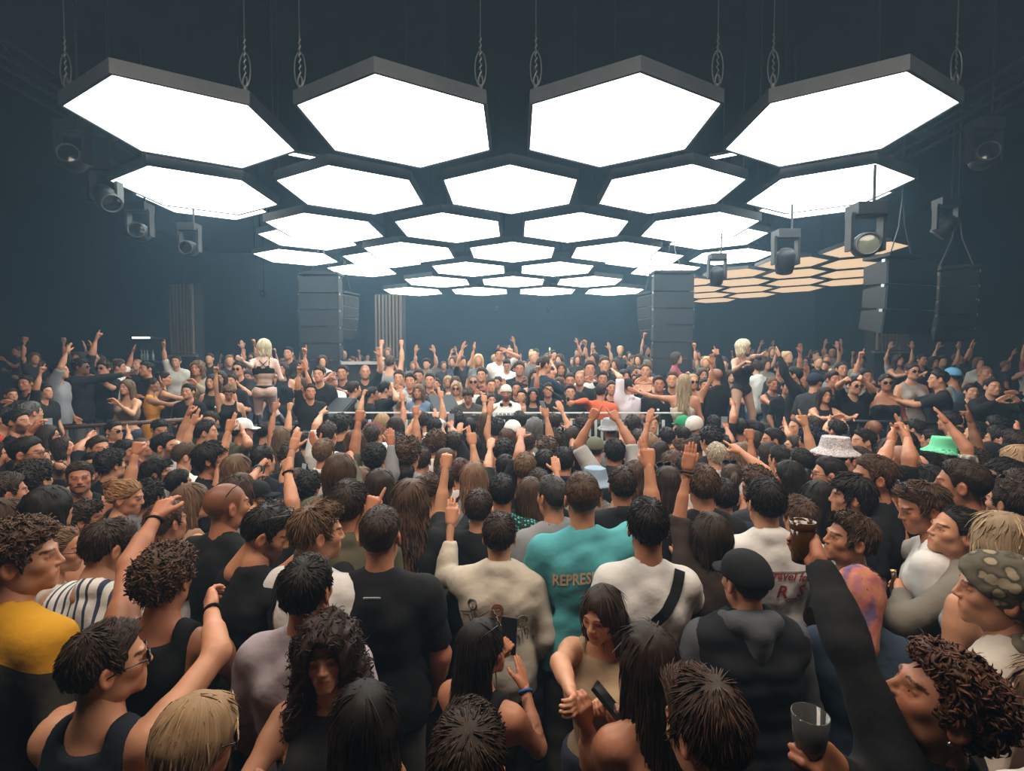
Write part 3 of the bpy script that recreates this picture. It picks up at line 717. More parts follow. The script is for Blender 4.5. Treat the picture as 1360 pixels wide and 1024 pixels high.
def shoe_mesh():
    if 'shoe' in SHOES: return SHOES['shoe']
    f = Field((-.08, -.12, -.02), (.08, .24, .16), .014)
    f.cap((0, -.03, .045), (0, .13, .036), .047, .038, k=.03); f.cap((0, -.035, .05), (0, -.03, .10), .043, .042, k=.03); f.ell((0, .15, .035), (.045, .055, .034), .02)
    X, Y, Z = f.full(); f.cut(.0 - Z); f.cut(Z - .105); v, q = f.surf(); SHOES['shoe'] = mesh_np('shoe', v, q, mats=[CLOTH]); return SHOES['shoe']
ACC = {}
def glasses_mesh(kind):
    if kind in ACC: return ACC[kind]
    m = MB()
    for s in (-1, 1):
        n = 14; rx, rz = (.026, .020) if kind != 'round_glasses' else (.023, .022); c = Vector((s * .034, .101, -.002))
        ring = [c + Vector((rx * math.cos(a), -.10 * abs(rx * math.cos(a)) * 1.2, rz * math.sin(a))) for a in [2 * math.pi * i / n for i in range(n)]]
        m.tube(ring + [ring[0]], .0028 if kind == 'sunglasses' else .0020, 5, False)
        if kind == 'sunglasses': m.add(ring + [c + Vector((0, .004, 0))], [(i, (i + 1) % n, n) for i in range(n)])
        m.tube([c + Vector((s * .025, -.004, .004)), (s * .074, .086, .006), (s * .081, .02, .004), (s * .082, -.02, -.012)], .0026, 5)
    m.tube([(-.010, .102, .004), (0, .106, .007), (.010, .102, .004)], .0024, 5)
    ACC[kind] = m.mesh(kind, {'sunglasses': DARKGLASS, 'round_glasses': WIRE}.get(kind, BLACK), True); return ACC[kind]
def band_mesh():
    if 'band' in ACC: return ACC['band']
    m = MB(); n = 16; m.tube([(.034 * math.cos(2 * math.pi * i / n), .028 * math.sin(2 * math.pi * i / n), 0) for i in range(n + 1)], .0065, 6, False); ACC['band'] = m.mesh('wristband', CLOTH, True); return ACC['band']

class PartSet: pass
def person(p, name='person', floor_z=0.0):
    """p: one row of the guest list -> Empty with body, hair, top, trousers ... as children; returns (root, Body)"""
    px = p['px']; d = F_PX * .245 * p['s'] / px
    hcw = at_depth(p['x'], p['y'], d)
    root = empty(name)
    s = p['s']; yaw = math.radians(p.get('yaw', 0)); root.rotation_euler = (0, 0, -yaw); root.scale = (s,) * 3
    # place so that the head centre lands on its pixel
    hoff = Vector((0, .018, 1.632))
    if p.get('lean'): hoff = Vector((0, 0, .98)) + rotx(-p['lean']) @ (hoff - Vector((0, 0, .98)))
    o = Matrix.Rotation(-yaw, 3, 'Z') @ (hoff * s)
    root.location = (hcw.x - o.x, hcw.y - o.y, p['z'])
    mat = Matrix.Translation(root.location) @ Matrix.Rotation(-yaw, 4, 'Z') @ Matrix.Scale(s, 4); inv = mat.inverted()
    B = solve(p, mat, inv, s); B.mat = mat
    if px >= 56: vox, hl, hd, hv = .0145, (.0036 if p.get('face') else .0070), .0050, .0062
    elif px >= 34: vox, hl, hd, hv = .021, .0085, .0075, .011
    else: vox, hl, hd, hv = .032, .0125, .011, .0155
    if p.get('vox'): vox = p['vox']
    seed = p.get('seed', p['i'] % 9)
    hm = Matrix.Translation(B.hc) @ B.HR.to_4x4() @ Matrix.Scale(B.hs, 4)
    def child(nm, me, color, m4=None, mat_=None):
        if mat_ is not None and not me.materials: me.materials.append(mat_)
        c = link(nm, me, root, None, color)
        if m4 is not None: c.matrix_local = m4
        return c
    bare = p.get('bare_legs', False)
    child('body', build_body(p, B, vox, hl, hd, legs=bare), p.get('skin', (.42, .235, .16)))
    hs = p.get('hair', 'short')
    if hs != 'bald': child('hair', hair_mesh(hs, hv if px >= 34 else .0155, seed % (3 if px < 56 else 6)), p.get('hc', (.045, .028, .02)), hm)
    if p.get('top') != 'none':
        tn = dict(tee='t_shirt', shirt='shirt', jacket='jacket', tank='tank_top', crop='crop_top', vest='padded_vest', long='sweater', hoodie='hooded_jacket', suit='suit_jacket', strapless='strapless_top', dress='dress', swim='bodysuit', bra='bikini_top')[p.get('top', 'tee')]
        B.top = child(tn, build_top(p, B, vox, p['i'] * 7 + 1), p.get('tc', (.03, .03, .032)), None, PAT.get(p.get('pat'), CLOTH))
    if p.get('over'):
        p2 = dict(p); p2['top'] = p['over'][0]; child('padded_vest', build_top(p2, B, vox, 91), p['over'][1], None, PAT.get(p['over'][2], CLOTH))
    if not bare and p.get('trousers', 1):
        tv = .026 if px >= 34 else .045
        child('trousers', trousers_mesh(p.get('legwear', 'trousers'), tv, p), p.get('pc', (.02, .022, .03)))
    if 'legs' not in p and not bare:
        for sx in (-1, 1): child('shoe', shoe_mesh(), p.get('shc', (.03, .03, .03)), Matrix.Translation((sx * .11, -.02, 0)))
    for k in ('cap', 'bucket', 'scarf', 'bandana', 'beanie'):
        if p.get(k): child(dict(bucket='bucket_hat', scarf='headscarf', bandana='bandana').get(k, k), hat_mesh_pat(k, .0075 if px > 40 else .012, p.get('hatpat')), p[k], hm)
    g = p.get('glasses')
    if g:
        kind, where = g.split(':') if ':' in g else (g, '')
        m4 = hm @ (Matrix.Translation((0, -.028, .088)) @ Matrix.Rotation(.45, 4, 'X') if where == 'head' else Matrix())
        child(kind, glasses_mesh(kind), (1, 1, 1), m4)
    for side, c in p.get('bands', ()):
        S, E, W, fd, n, hp, sx = B.arms[side]; R = Matrix((n.cross(fd), n, fd)).transposed().to_4x4()
        child('wristband', band_mesh(), c, Matrix.Translation(W - fd * .02) @ R)
    B.root = root
    return root, B
def hat_mesh_pat(k, vox, pat):
    me = hat_mesh(k, vox)
    if not pat: return me
    kk = (k, vox, pat)
    if kk not in HATS: c = me.copy(); c.materials.clear(); c.materials.append(PAT[pat]); HATS[kk] = c
    return HATS[kk]
# ------------------------------------------------------------------ the room
def noise_mat(name, a, b, scale, rough=.7, spec=.3, bump=.2):
    m = M(name, rough=rough, spec=spec); k = NT(m); n = k.noise(scale, 5, k.obj(), .6); k.base(k.ramp(n, (.3, a), (.7, b))); k.bump(n, bump, .02); return m
WALL = noise_mat('dark_wall', (.006, .0065, .008), (.012, .013, .015), 1.3, .8)
CEILM = noise_mat('black_ceiling', (.005, .006, .008), (.010, .011, .014), 2.0, .85)
def wood_mat(name, a, b):
    m = M(name, rough=.5, spec=.4); k = NT(m); o = k.n('ShaderNodeMapping'); o.inputs['Scale'].default_value = (14, .8, 14); k.l(k.obj(), o.inputs['Vector'])
    n = k.noise(2.2, 6, o.outputs[0], .65); k.base(k.ramp(n, (.3, a), (.7, b))); k.bump(n, .15, .01); return m
FLOORM = wood_mat('floor_wood', (.05, .028, .017), (.11, .065, .04)); SLATM = wood_mat('slat_wood', (.10, .068, .050), (.17, .12, .09))
CARPET = noise_mat('stage_black', (.012, .012, .013), (.022, .022, .024), 40, .9)
METAL = noise_mat('black_metal', (.014, .015, .017), (.026, .028, .031), 8, .5, .4, .05)
FRAME = noise_mat('panel_frame', (.028, .032, .038), (.045, .050, .056), 6, .5, .4, .05)
GRILLE = M('speaker_grille', rough=.6, spec=.4)
k = NT(GRILLE); v = k.n('ShaderNodeTexVoronoi'); v.inputs['Scale'].default_value = 140; k.l(k.obj(), v.inputs['Vector']); k.base(k.ramp(v.outputs['Distance'], (.25, (.008, .009, .011)), (.5, (.024, .027, .031))))
CABINET = noise_mat('speaker_cabinet', (.020, .021, .023), (.034, .036, .039), 30, .6)
GREYCAB = noise_mat('worn_grey_cabinet', (.16, .16, .155), (.24, .24, .23), 20, .6)
RX0, RX1, RY0, RY1, RZ = -13.5, 13.5, -4.5, 23.0, 7.6
def struct(name, mb, mat, parent=None):
    o = mb.build(name, mat, parent)
    if parent is None: o['kind'] = 'structure'
    return o
floor = struct('floor', MB().box((0, (RY0 + RY1) / 2, -.15), (RX1 - RX0 + .4, RY1 - RY0 + .4, .26)), CARPET)
pk = None
rp = random.Random(4)
for i in range(46):
    x = -3.45 + i * .15
    if pk is None: pk = MB().box((0, 0, 0), (.146, 7.4, .02)).mesh('plank', FLOORM)
    o = link('plank', pk, floor); o.location = (x, 2.2, -.010 + rp.uniform(-.0012, .0012))
struct('ceiling', MB().box((0, (RY0 + RY1) / 2, RZ + .1), (RX1 - RX0 + .4, RY1 - RY0 + .4, .2)), CEILM)
struct('wall_left', MB().box((RX0 - .1, (RY0 + RY1) / 2, RZ / 2), (.2, RY1 - RY0, RZ)), WALL)
struct('wall_right', MB().box((RX1 + .1, (RY0 + RY1) / 2, RZ / 2), (.2, RY1 - RY0, RZ)), WALL)
struct('wall_back', MB().box((0, RY1 + .1, RZ / 2), (RX1 - RX0, .2, RZ)), WALL)
struct('wall_front', MB().box((0, RY0 - .1, RZ / 2), (RX1 - RX0, .2, RZ)), WALL)
# raised platforms
Z1, Z2, ZL, ZR = .47, .95, .72, .55
PLAT = [('stage', -3.1, 3.1, 6.95, 10.0, Z1), ('left', RX0, -3.1, 6.62, 10.0, ZL), ('right', 3.1, RX1, 6.62, 10.0, ZR), ('back', RX0, RX1, 10.0, RY1, Z2)]
for n_, x0, x1, y0, y1, z in PLAT:
    struct({'stage': 'trim_stage_platform', 'left': 'trim_side_platform', 'right': 'trim_side_platform', 'back': 'trim_back_platform'}[n_], MB().box(((x0 + x1) / 2, (y0 + y1) / 2, z / 2), (x1 - x0 - .02, y1 - y0 - .02, z)), CARPET)

# ---------------------------------------------------------------- hexagon light panels
H = CEIL_H
CABLE = M('cable_steel', (.10, .105, .11), .4, metal=.6)
LX0, LY0, LA, LRY, LS = -.0292 * H, 2.1797 * H, .9044 * H, .7873 * H, .4123 * H
LIT = M('lit_diffuser', (.93, 1.0, .97), emit=PANEL_STRENGTH); WARM = M('warm_lit_diffuser', (1.0, .70, .42), emit=.85)
def hexa(s): return [(s * math.sin(math.pi / 3 * i), s * math.cos(math.pi / 3 * i)) for i in range(6)]
PANELS = {}
def hex_panel(x, y, z, s, mat, label, group, detail):
    r = empty('hexagon_light_panel', (x, y, z)); tag(r, label, 'light panel', group)
    key = (round(s, 3), mat.name)
    if key not in PANELS:
        f = MB(); o, i_ = hexa(s + .036), hexa(s); th = .125 if mat is LIT else .07
        v = [(a, b, -.012) for a, b in o] + [(a, b, th) for a, b in o] + [(a, b, -.012) for a, b in i_] + [(a, b, .02) for a, b in i_]
        q = []
        for j in range(6):
            j2 = (j + 1) % 6; q += [(j, j2, 6 + j2, 6 + j), (j2, j, 12 + j, 12 + j2), (12 + j2, 12 + j, 18 + j, 18 + j2)]
        q.append(tuple(range(6, 12))); f.add(v, q)
        PANELS[key] = (f.mesh('frame', FRAME), MB().prism(hexa(s - .001), 0, .015).mesh('diffuser', mat))
    link('frame', PANELS[key][0], r); link('diffuser', PANELS[key][1], r)
    top = .125 if mat is LIT else .07
    for j in (1, 5) if mat is LIT else (2,):
        a = math.pi / 3 * j + math.pi; cx, cyy = s * .97 * math.sin(a), s * .97 * math.cos(a); m = MB()
        if detail:
            h = .42
            m.tube([(cx, cyy, top), (cx, cyy, top + .06)], .022, 8); n = 20
            m.tube([(cx + .055 * math.sin(t), cyy, top + .22 - .17 * math.cos(t)) for t in [2 * math.pi * q / n for q in range(n + 1)]], .007, 6, False)
            m.tube([(cx + .022 * math.sin(t), cyy, top + .10 - .055 * math.cos(t)) for t in [2 * math.pi * q / n for q in range(n + 1)]], .009, 6, False)
            for q in range(12): zz = top + .16 + q * .032; m.tube([(cx + (.011 if q % 2 else -.011), cyy, zz), (cx + (-.011 if q % 2 else .011), cyy, zz + .036)], .007, 5)
            m.tube([(cx, cyy, top + .38), (cx, cyy, RZ - z)], .006, 5)
        else: m.tube([(cx, cyy, top), (cx, cyy, RZ - z)], .006, 4)
        m.build('suspension_cable', CABLE if detail else METAL, r)
ROWS = [(0, [-1.5, -.5, .5, 1.5]), (1, [-2, -1, 0, 1, 2]), (2, [-2.5, -1.5, -.5, .5, 1.5, 2.5]), (3, [-2, -1, 0, 1, 2]), (4, [-2.5, -1.5, -.5, .5, 1.5, 2.5]), (5, [-2, -1, 0, 1, 2]), (6, [-1.5, -.5, .5, 1.5])]
RAISE = {(2, 2.5): .19, (3, 2.0): .12, (4, 2.5): .125, (4, 1.5): .10, (5, 2.0): .135}
ORD = ['nearest', 'second', 'third', 'fourth', 'fifth', 'sixth', 'farthest']
def place(c, cs):
    n = len(cs); i = cs.index(c); names = {4: ['leftmost', 'inner left', 'inner right', 'rightmost'], 5: ['leftmost', 'inner left', 'middle', 'inner right', 'rightmost'], 6: ['leftmost', 'second from left', 'inner left', 'inner right', 'second from right', 'rightmost']}
    return names[n][i]
for r_, cs in ROWS:
    for c in cs:
        up = RAISE.get((r_, abs(c)), 0) * H
        hex_panel(LX0 + c * LA, LY0 + r_ * LRY, CAM_H + H + up, LS, LIT, f'white glowing hexagon panel, {place(c, cs)} of the {ORD[r_]} row' + (', hung higher' if up else ''), 'white hexagon ceiling panels', r_ == 0)
for j in range(4):
    for kk in range(4):
        q = j + kk; x, y = (3.019 + .327 * q - .64 * j) * H, (4.45 + .57 * q) * H
        hex_panel(x, y, CAM_H + H, .315 * H, WARM, f'warm cream hexagon panel, {["nearest", "second", "third", "farthest"][kk]} of the {["rightmost", "second from right", "third from right", "innermost"][j]} column', 'warm hexagon ceiling panels', False)
# slim light battens seen between the outer panels
for sx, lab in ((-1, 'left'), (1, 'right')):
    r = empty('batten_light', (sx * 3.30, 6.98, 5.42), rotz=-sx * math.radians(30)); tag(r, f'thin white light batten hung in the gap behind the {"leftmost" if sx < 0 else "rightmost"} near panel', 'light')
    MB().box((0, 0, .03), (1.3, .06, .04)).build('housing', METAL, r); MB().box((-.33, 0, 0), (.6, .05, .02)).build('tube', LIT, r); MB().box((.33, 0, 0), (.6, .05, .02)).build('tube', LIT, r)
    MB().tube([(0, 0, .05), (0, 0, RZ - 5.46)], .008, 5).build('suspension_cable', METAL, r)

# ---------------------------------------------------------------- line arrays
def line_array(px, y_top, d, n, label, curve=.0, yaw=0, w=.95, h=.40, mat=GRILLE, cab=CABINET, side=1):
    p = at_depth(px, y_top, d); r = empty('line_array_speaker', (p.x, p.y, p.z), yaw); tag(r, label, 'speaker')
    z = -.10; y = 0; a = 0
    MB().box((0, .2, -.03), (w, .5, .05)).build('rigging_frame', METAL, r)
    for i in range(n):
        a += curve * i; R = Matrix.Rotation(a, 3, 'X'); c = Vector((0, .22, -h / 2)); base = Vector((0, y, z))
        m = MB(); t = .5
        vv = [(-w / 2, 0, 0), (w / 2, 0, 0), (w / 2, 0, -h + .012), (-w / 2, 0, -h + .012), (-w * .42, t, -.05), (w * .42, t, -.05), (w * .42, t, -h + .06), (-w * .42, t, -h + .06)]
        m.add([base + R @ Vector(q) for q in vv], [(0, 1, 2, 3), (5, 4, 7, 6), (4, 5, 1, 0), (3, 2, 6, 7), (0, 3, 7, 4), (1, 5, 6, 2)])
        cb = m.build('cabinet', cab, r)
        g = MB(); g.box(base + R @ Vector((0, -.012, -h / 2)), (w - .02, .02, h - .035), R); g.build('grille', mat, cb)
        g = MB()
        for sx in (-1, 1): g.box(base + R @ Vector((sx * (w / 2 + .004), .05, -.02)), (.03, .06, .05), R)
        g.build('rigging_plate', STEEL, cb)
        dlt = R @ Vector((0, 0, -h)); y += dlt.y; z += dlt.z
    m = MB()
    for sx in (-.25, .25): m.tube([(sx, .2, 0), (sx * .3, .2, .5), (0, .2, 1.0), (0, .2, RZ - p.z)], .012, 6)
    m.build('rigging_chain', CABLE, r)
    return r
line_array(422.5, 361, 12.0, 6, 'tall black line array hanging left of the stage, front grilles facing us', .004)
line_array(895.5, 359, 12.0, 6, 'tall black line array hanging right of the stage, front grilles facing us', .004)
line_array(466, 388, 13.6, 4, 'smaller grey line array turned sideways behind the left hanging array', .06, math.radians(68), .62, .30, CABINET, GREYCAB)
line_array(856, 388, 13.4, 4, 'smaller grey line array turned sideways behind the right hanging array', .06, math.radians(-68), .62, .30, CABINET, GREYCAB)
line_array(1275, 352, 9.0, 5, 'dark line array hanging in the shadow by the right wall', .05, math.radians(-25), .55, .26, BLACK, BLACK)
line_array(1212, 338, 8.6, 3, 'big black speaker cluster hanging in front of the slatted right pillar', .05, math.radians(15), 1.1, .42, BLACK, BLACK)

# ---------------------------------------------------------------- moving head lights and trusses
LENS = M('dark_lens_glass', (.012, .014, .017), .12, .5)
def lamp_head(name, px, py, d, label, size=1.0, aim=(0, -1, -.35), lit=None):
    p = at_depth(px, py, d); r = empty(name, p, 0, size); tag(r, label, 'stage light')
    MB().box((0, 0, .36), (.30, .22, .12)).build('base', METAL, r)
    y = MB()
    for sx in (-1, 1): y.box((sx * .165, 0, .13), (.035, .10, .38))
    y.box((0, 0, .31), (.36, .12, .035)); y.build('yoke', METAL, r)
    q = Vector(aim).to_track_quat('Z', 'Y').to_matrix(); h = MB()
    h.lathe([(0, -.16), (.08, -.16), (.12, -.10), (.13, .05), (.115, .16), (.10, .16), (.10, .14), (0, .14)], 18, rot=q); hd = h.build('lamp_housing', METAL, r, True)
    MB().lathe([(.112, .155), (.112, .175), (.098, .175), (.098, .155)], 18, rot=q).build('rim', CABLE, hd, True)
    MB().lathe([(0, .163), (.05, .160), (.097, .15)], 18, rot=q).build('lens', lit or LENS, hd, True)
    MB().tube([(.08, 0, .42), (.08, 0, RZ - p.z if size == 1 else (RZ - p.z) / size)], .015, 6).build('hanging_pipe', METAL, r)
SPOT = M('lit_lens', (1, .96, .85), emit=14); SPOTW = M('lit_warm_lens', (1, .9, .65), emit=6)
lamp_head('moving_head_light', 1149, 326, 6.6, 'dark moving head light with a pale lens in front of the warm panels', 1.25, (-.45, -1, -.1), M('pale_lens', (.16, .17, .13), .1, .6))
lamp_head('moving_head_light', 1043, 346, 8.2, 'black moving head light hanging below the right white panels', 1.15, (.2, .6, -1))
lamp_head('moving_head_light', 952, 366, 10, 'small dark moving head light beside the right hanging array', 1.0, (.2, .6, -1))
lamp_head('moving_head_light', 97, 212, 6.5, 'moving head light with a ring lens, highest on the left side', 1.1, (.5, -1, .1))
lamp_head('moving_head_light', 140, 262, 7.2, 'moving head light on the left side, second from the top', 1.2, (.8, -.4, -.6))
lamp_head('moving_head_light', 186, 309, 8.2, 'moving head light on the left side, third from the top', 1.1, (.4, -1, 0))
lamp_head('moving_head_light', 252, 330, 9.6, 'moving head light on the left side, lowest of four', 1.1, (.2, -1, -.1))
lamp_head('moving_head_light', 1306, 209, 6.5, 'moving head light with a ring lens near the upper right edge', 1.1, (-.5, -1, .1))
lamp_head('moving_head_light', 1256, 300, 8.0, 'moving head light in the dark below the ring lens on the right', 1.0, (-.5, .5, -.8))
for px, py, d, e, lab in ((660, 411, 21, SPOT, 'small white spotlight on the back wall, left of the pair above the DJ'), (730, 411, 21, SPOT, 'small white spotlight on the back wall, right of the pair above the DJ'),
                     (243, 381, 17, SPOTW, 'small warm downlight above the left slatted pillar'), (349, 391, 17, SPOTW, 'small warm downlight above the dancer on the left')):
    p = at_depth(px, py, d); r = empty('spotlight', p); tag(r, lab, 'spotlight')
    MB().lathe([(0, .12), (.08, .12), (.10, -.02), (.085, -.02)], 14, rot=Matrix.Rotation(.9, 3, 'X')).build('housing', METAL, r, True)
    MB().lathe([(0, -.03), (.05, -.028), (.085, -.015)], 14, rot=Matrix.Rotation(.9, 3, 'X')).build('lens', e, r, True)
    MB().tube([(0, .08, .06), (0, RY1 - p.y if d > 20 else .08, .06 if d > 20 else RZ - p.z)], .02, 6).build('bracket', METAL, r)
    l = bpy.data.lights.new('spot_beam', 'SPOT'); l.energy = 90 if d > 20 else 60; l.spot_size = 1.6; l.spot_blend = .8; l.color = (1, .95, .85) if d < 20 else (.85, .95, 1); l.shadow_soft_size = .08
    lo = bpy.data.objects.new('spot_beam', l); lo.parent = r; lo.location = (0, -.06, -.10); lo.rotation_euler = (-.5, 0, 0); COL.objects.link(lo)
def truss(x0, y0, z0, x1, y1, z1, label):
    a, b = Vector((x0, y0, z0)), Vector((x1, y1, z1)); r = empty('lighting_truss', a); tag(r, label, 'truss'); L = (b - a); u = L.normalized(); s = u.cross(Vector((0, 0, 1))).normalized() * .15; t = Vector((0, 0, .15)); n = int(L.length / .4)
    for q in (s + t, s - t, -s + t, -s - t): MB().tube([q, L + q], .024, 6).build('chord', METAL, r)
    m = MB()
    for i in range(n):
        p, q = u * (i * L.length / n), u * ((i + 1) * L.length / n)
        for e in (s, -s): m.tube([p + e + (t if i % 2 else -t), q + e + (-t if i % 2 else t)], .011, 4)
    o = m.build('bracing', METAL, r); o['kind'] = 'stuff'
    m = MB()
    for f in (.15, .85): m.tube([L * f + t, L * f + Vector((0, 0, RZ - a.z - .03))], .014, 5)
    m.build('suspension_cable', METAL, r)
truss(-5.9, 4.5, 6.0, -5.9, 10.5, 6.0, 'dark lighting truss running back along the left side')
truss(6.2, 4.5, 6.0, 6.2, 10.5, 6.0, 'dark lighting truss running back along the right side')
# ---------------------------------------------------------------- slatted pillars, ledges, rails
def slat_pillar(px0, px1, y_top, y_bot, d, n, label):
    a, b, top = at_depth(px0, y_bot, d), at_depth(px1, y_bot, d), at_depth(px0, y_top, d); w = b.x - a.x
    r = empty('slatted_pillar', ((a.x + b.x) / 2, a.y, Z2)); tag(r, label, 'pillar')
    h = top.z - Z2; MB().box((0, .25, h / 2), (w, .4, h)).build('core', CARPET, r); me = None
    for i in range(n):
        if me is None: me = MB().box((0, 0, h / 2 + (a.z - Z2) / 2), (w / n * .55, .09, h - (a.z - Z2))).mesh('slat', SLATM)
        o = link('slat', me, r); o.location = (-w / 2 + (i + .5) * w / n, 0, 0)
    MB().box((0, .02, max(a.z - Z2, .1) - .05), (w + .1, .14, .06)).build('ledge', SLATM, r)
slat_pillar(227, 259, 378, 470, 14, 7, 'dim slatted wooden pillar behind the crowd at the far left')
slat_pillar(498, 535, 392, 475, 16, 8, 'slatted wooden pillar between the left array and the stage centre')
slat_pillar(1163, 1206, 358, 465, 13.5, 9, 'warm slatted wooden pillar at the right below the cream panels')
p = at_depth(482, 482, 11.5); r = empty('bar_counter', (p.x, p.y, Z2)); tag(r, 'pale grey counter top below the left hanging array', 'counter')
MB().box((0, 0, p.z - Z2), (.85, .45, .07)).build('counter_top', M('counter_grey', (.42, .40, .37), .5), r); MB().box((0, .05, (p.z - Z2) / 2 - .02), (.78, .36, p.z - Z2 - .04)).build('cabinet', METAL, r)
p = at_depth(188, 447, 12.5); r = empty('back_bar', (p.x, p.y, Z2)); tag(r, 'dark bar shelf with a thin white light strip at far left', 'bar')
hh = p.z - Z2
MB().box((0, .35, hh / 2), (.62, .08, hh)).build('back_panel', METAL, r); MB().box((0, .18, hh - .02), (.60, .36, .05)).build('canopy', METAL, r); MB().box((0, -.02, hh - .03), (.42, .04, .045)).build('light_strip', M('strip_light', (.9, .95, 1), emit=2.2), r)
MB().box((0, .18, hh - .62), (.60, .34, .04)).build('shelf', METAL, r)
GLASSY = M('bottle_glass', (.12, .16, .14), .1, .6)
for i, bx in enumerate((-.12, -.05, .02, .16)):
    b = MB().lathe([(0, 0), (.032, 0), (.034, .02), (.034, .15), (.013, .20), (.012, .27), (0, .27)], 10).build('bottle', GLASSY, None, True); b.location = (p.x + bx, p.y + .15, Z2 + hh - .60)
    tag(b, f'pale glass bottle on the far left bar shelf, {["first", "second", "third", "last"][i]} from the left', 'bottle', 'bottles on the far left bar')
def rail(pts, z_base, label, name='hand_rail', mat=None):
    r = empty(name, (pts[0].x, pts[0].y, z_base)); tag(r, label, 'railing'); o = Vector((pts[0].x, pts[0].y, z_base)); mat = mat or METAL
    MB().tube([q - o for q in pts], .026, 8).build('top_rail', mat, r, True); n = 4
    for i in range(n + 1):
        q = pts[0].lerp(pts[-1], i / n) - o; MB().tube([(q.x, q.y, 0), (q.x, q.y, q.z)], .018, 6).build('post', mat, r, True)
RUST = noise_mat('brown_rail', (.11, .07, .055), (.20, .13, .10), 12, .5)
rail([at_depth(88, 568, 6.68), at_depth(250, 557, 6.74)], ZL, 'brown metal hand rail in front of the left platform', mat=RUST)
rail([at_depth(1100, 559, 6.7), at_depth(1260, 563, 6.7)], ZR, 'dark hand rail in front of the right platform')
# glass balustrade
GL = bpy.data.materials.new('balustrade_glass'); GL.use_nodes = True; nt = GL.node_tree; nt.nodes.clear()
a_, b_, c_, d_, f_ = [nt.nodes.new(x) for x in ('ShaderNodeBsdfTransparent', 'ShaderNodeBsdfGlossy', 'ShaderNodeMixShader', 'ShaderNodeOutputMaterial', 'ShaderNodeFresnel')]
a_.inputs[0].default_value = (.93, .96, .95, 1); b_.inputs['Roughness'].default_value = .05; f_.inputs['IOR'].default_value = 1.3
nt.links.new(f_.outputs[0], c_.inputs[0]); nt.links.new(a_.outputs[0], c_.inputs[1]); nt.links.new(b_.outputs[0], c_.inputs[2]); nt.links.new(c_.outputs[0], d_.inputs[0])
pa, pb = at_depth(424, 548, 7.0), at_depth(905, 548, 7.0)
r = empty('glass_balustrade', ((pa.x + pb.x) / 2, pa.y, Z1)); tag(r, 'clear glass balustrade with a thin white top edge across the stage front', 'balustrade')
W_, h_ = pb.x - pa.x, pa.z - Z1
for i in range(4):
    MB().box((-W_ / 2 + (i + .5) * W_ / 4, 0, h_ / 2 + .02), (W_ / 4 - .02, .012, h_ - .04)).build('glass_pane', GL, r)
MB().box((0, 0, h_), (W_, .022, .018)).build('top_edge', M('white_edge', (.75, .76, .74), .3), r)
# DJ booth
WHITE = M('white_bar', (.80, .78, .74), .4)
bd = 7.12; pl, pr = at_depth(470, 562, bd), at_depth(885, 562, bd)
r = empty('dj_booth', ((pl.x + pr.x) / 2, pl.y + .1, Z1)); tag(r, 'long DJ booth with a front of white upright bars', 'booth')
bw, bh = pr.x - pl.x, 1.20
BOOTH_Z = Z1 + bh; BOOTH_Y = pl.y + .1
MB().box((0, .24, bh - .03), (bw, .58, .06)).build('table_top', CARPET, r); MB().box((0, .24, bh / 2 - .03), (bw - .1, .48, bh - .06)).build('body', METAL, r)
me = None; nb = int(bw / .085)
for i in range(nb):
    if me is None: me = MB().box((0, 0, bh / 2 + .03), (.032, .035, bh + .06)).mesh('upright_bar', WHITE)
    o = link('upright_bar', me, r); o.location = (-bw / 2 + (i + .5) * bw / nb, -.07, 0)
def deck(x, lab):
    r = empty('media_player', (x, BOOTH_Y + .28, BOOTH_Z)); tag(r, lab, 'player'); MB().box((0, 0, .05), (.30, .34, .10)).build('body', BLACK, r)
    MB().lathe([(0, .118), (.095, .118), (.10, .108), (.10, .10)], 20, (0, -.05, 0)).build('jog_wheel', METAL, r, True); MB().box((0, .13, .108), (.17, .07, .012)).build('screen', M('player_screen', (.10, .22, .40), .2, emit=.6), r)
xs = [at_depth(x, 560, 7.4).x for x in (598, 640, 700, 742)]
for x, l in zip(xs, ('black media player, first from the left on the DJ booth', 'black media player before the man in the brown tee', 'black media player right of the bearded DJ', 'black media player, last on the right of the DJ booth')): deck(x, l)
mx = empty('dj_mixer', (at_depth(670, 560, 7.4).x, BOOTH_Y + .28, BOOTH_Z)); tag(mx, 'black mixer with rows of knobs before the bearded DJ', 'mixer'); MB().box((0, 0, .05), (.26, .36, .10)).build('body', BLACK, mx)
for i in range(4):
    for j in range(4): MB().lathe([(0, .13), (.010, .13), (.012, .10)], 8, (-.09 + i * .06, -.12 + j * .07, 0)).build('knob', STEEL, mx, True)
# wedge monitor
def wedge(px, py, d, w, yaw, label):
    p = at_depth(px, py, d); r = empty('wedge_monitor', (p.x, p.y, p.z - .15), yaw); tag(r, label, 'speaker'); v = [(-w / 2, -.2, 0), (w / 2, -.2, 0), (w / 2, .25, 0), (-w / 2, .25, 0), (-w / 2, -.2, .08), (w / 2, -.2, .08), (w / 2, .22, .36), (-w / 2, .22, .36)]
    MB().add(v, [(3, 2, 1, 0), (0, 1, 5, 4), (4, 5, 6, 7), (2, 3, 7, 6), (1, 2, 6, 5), (3, 0, 4, 7)]).build('cabinet', CABINET, r)
    MB().box((0, .005, .225), (w - .05, .46, .015), Matrix.Rotation(.588, 3, 'X')).build('grille', GRILLE, r)
    MB().tube([(0, .05, 0), (0, .05, -(p.z - .15 - Z1))], .025, 8).build('stand', METAL, r)
wedge(590, 543, 8.0, .46, .5, 'dark wedge monitor speaker left of the man in the brown tee')
wedge(447, 548, 7.6, .40, -.4, 'dark wedge monitor below the man in the white shirt at stage left')
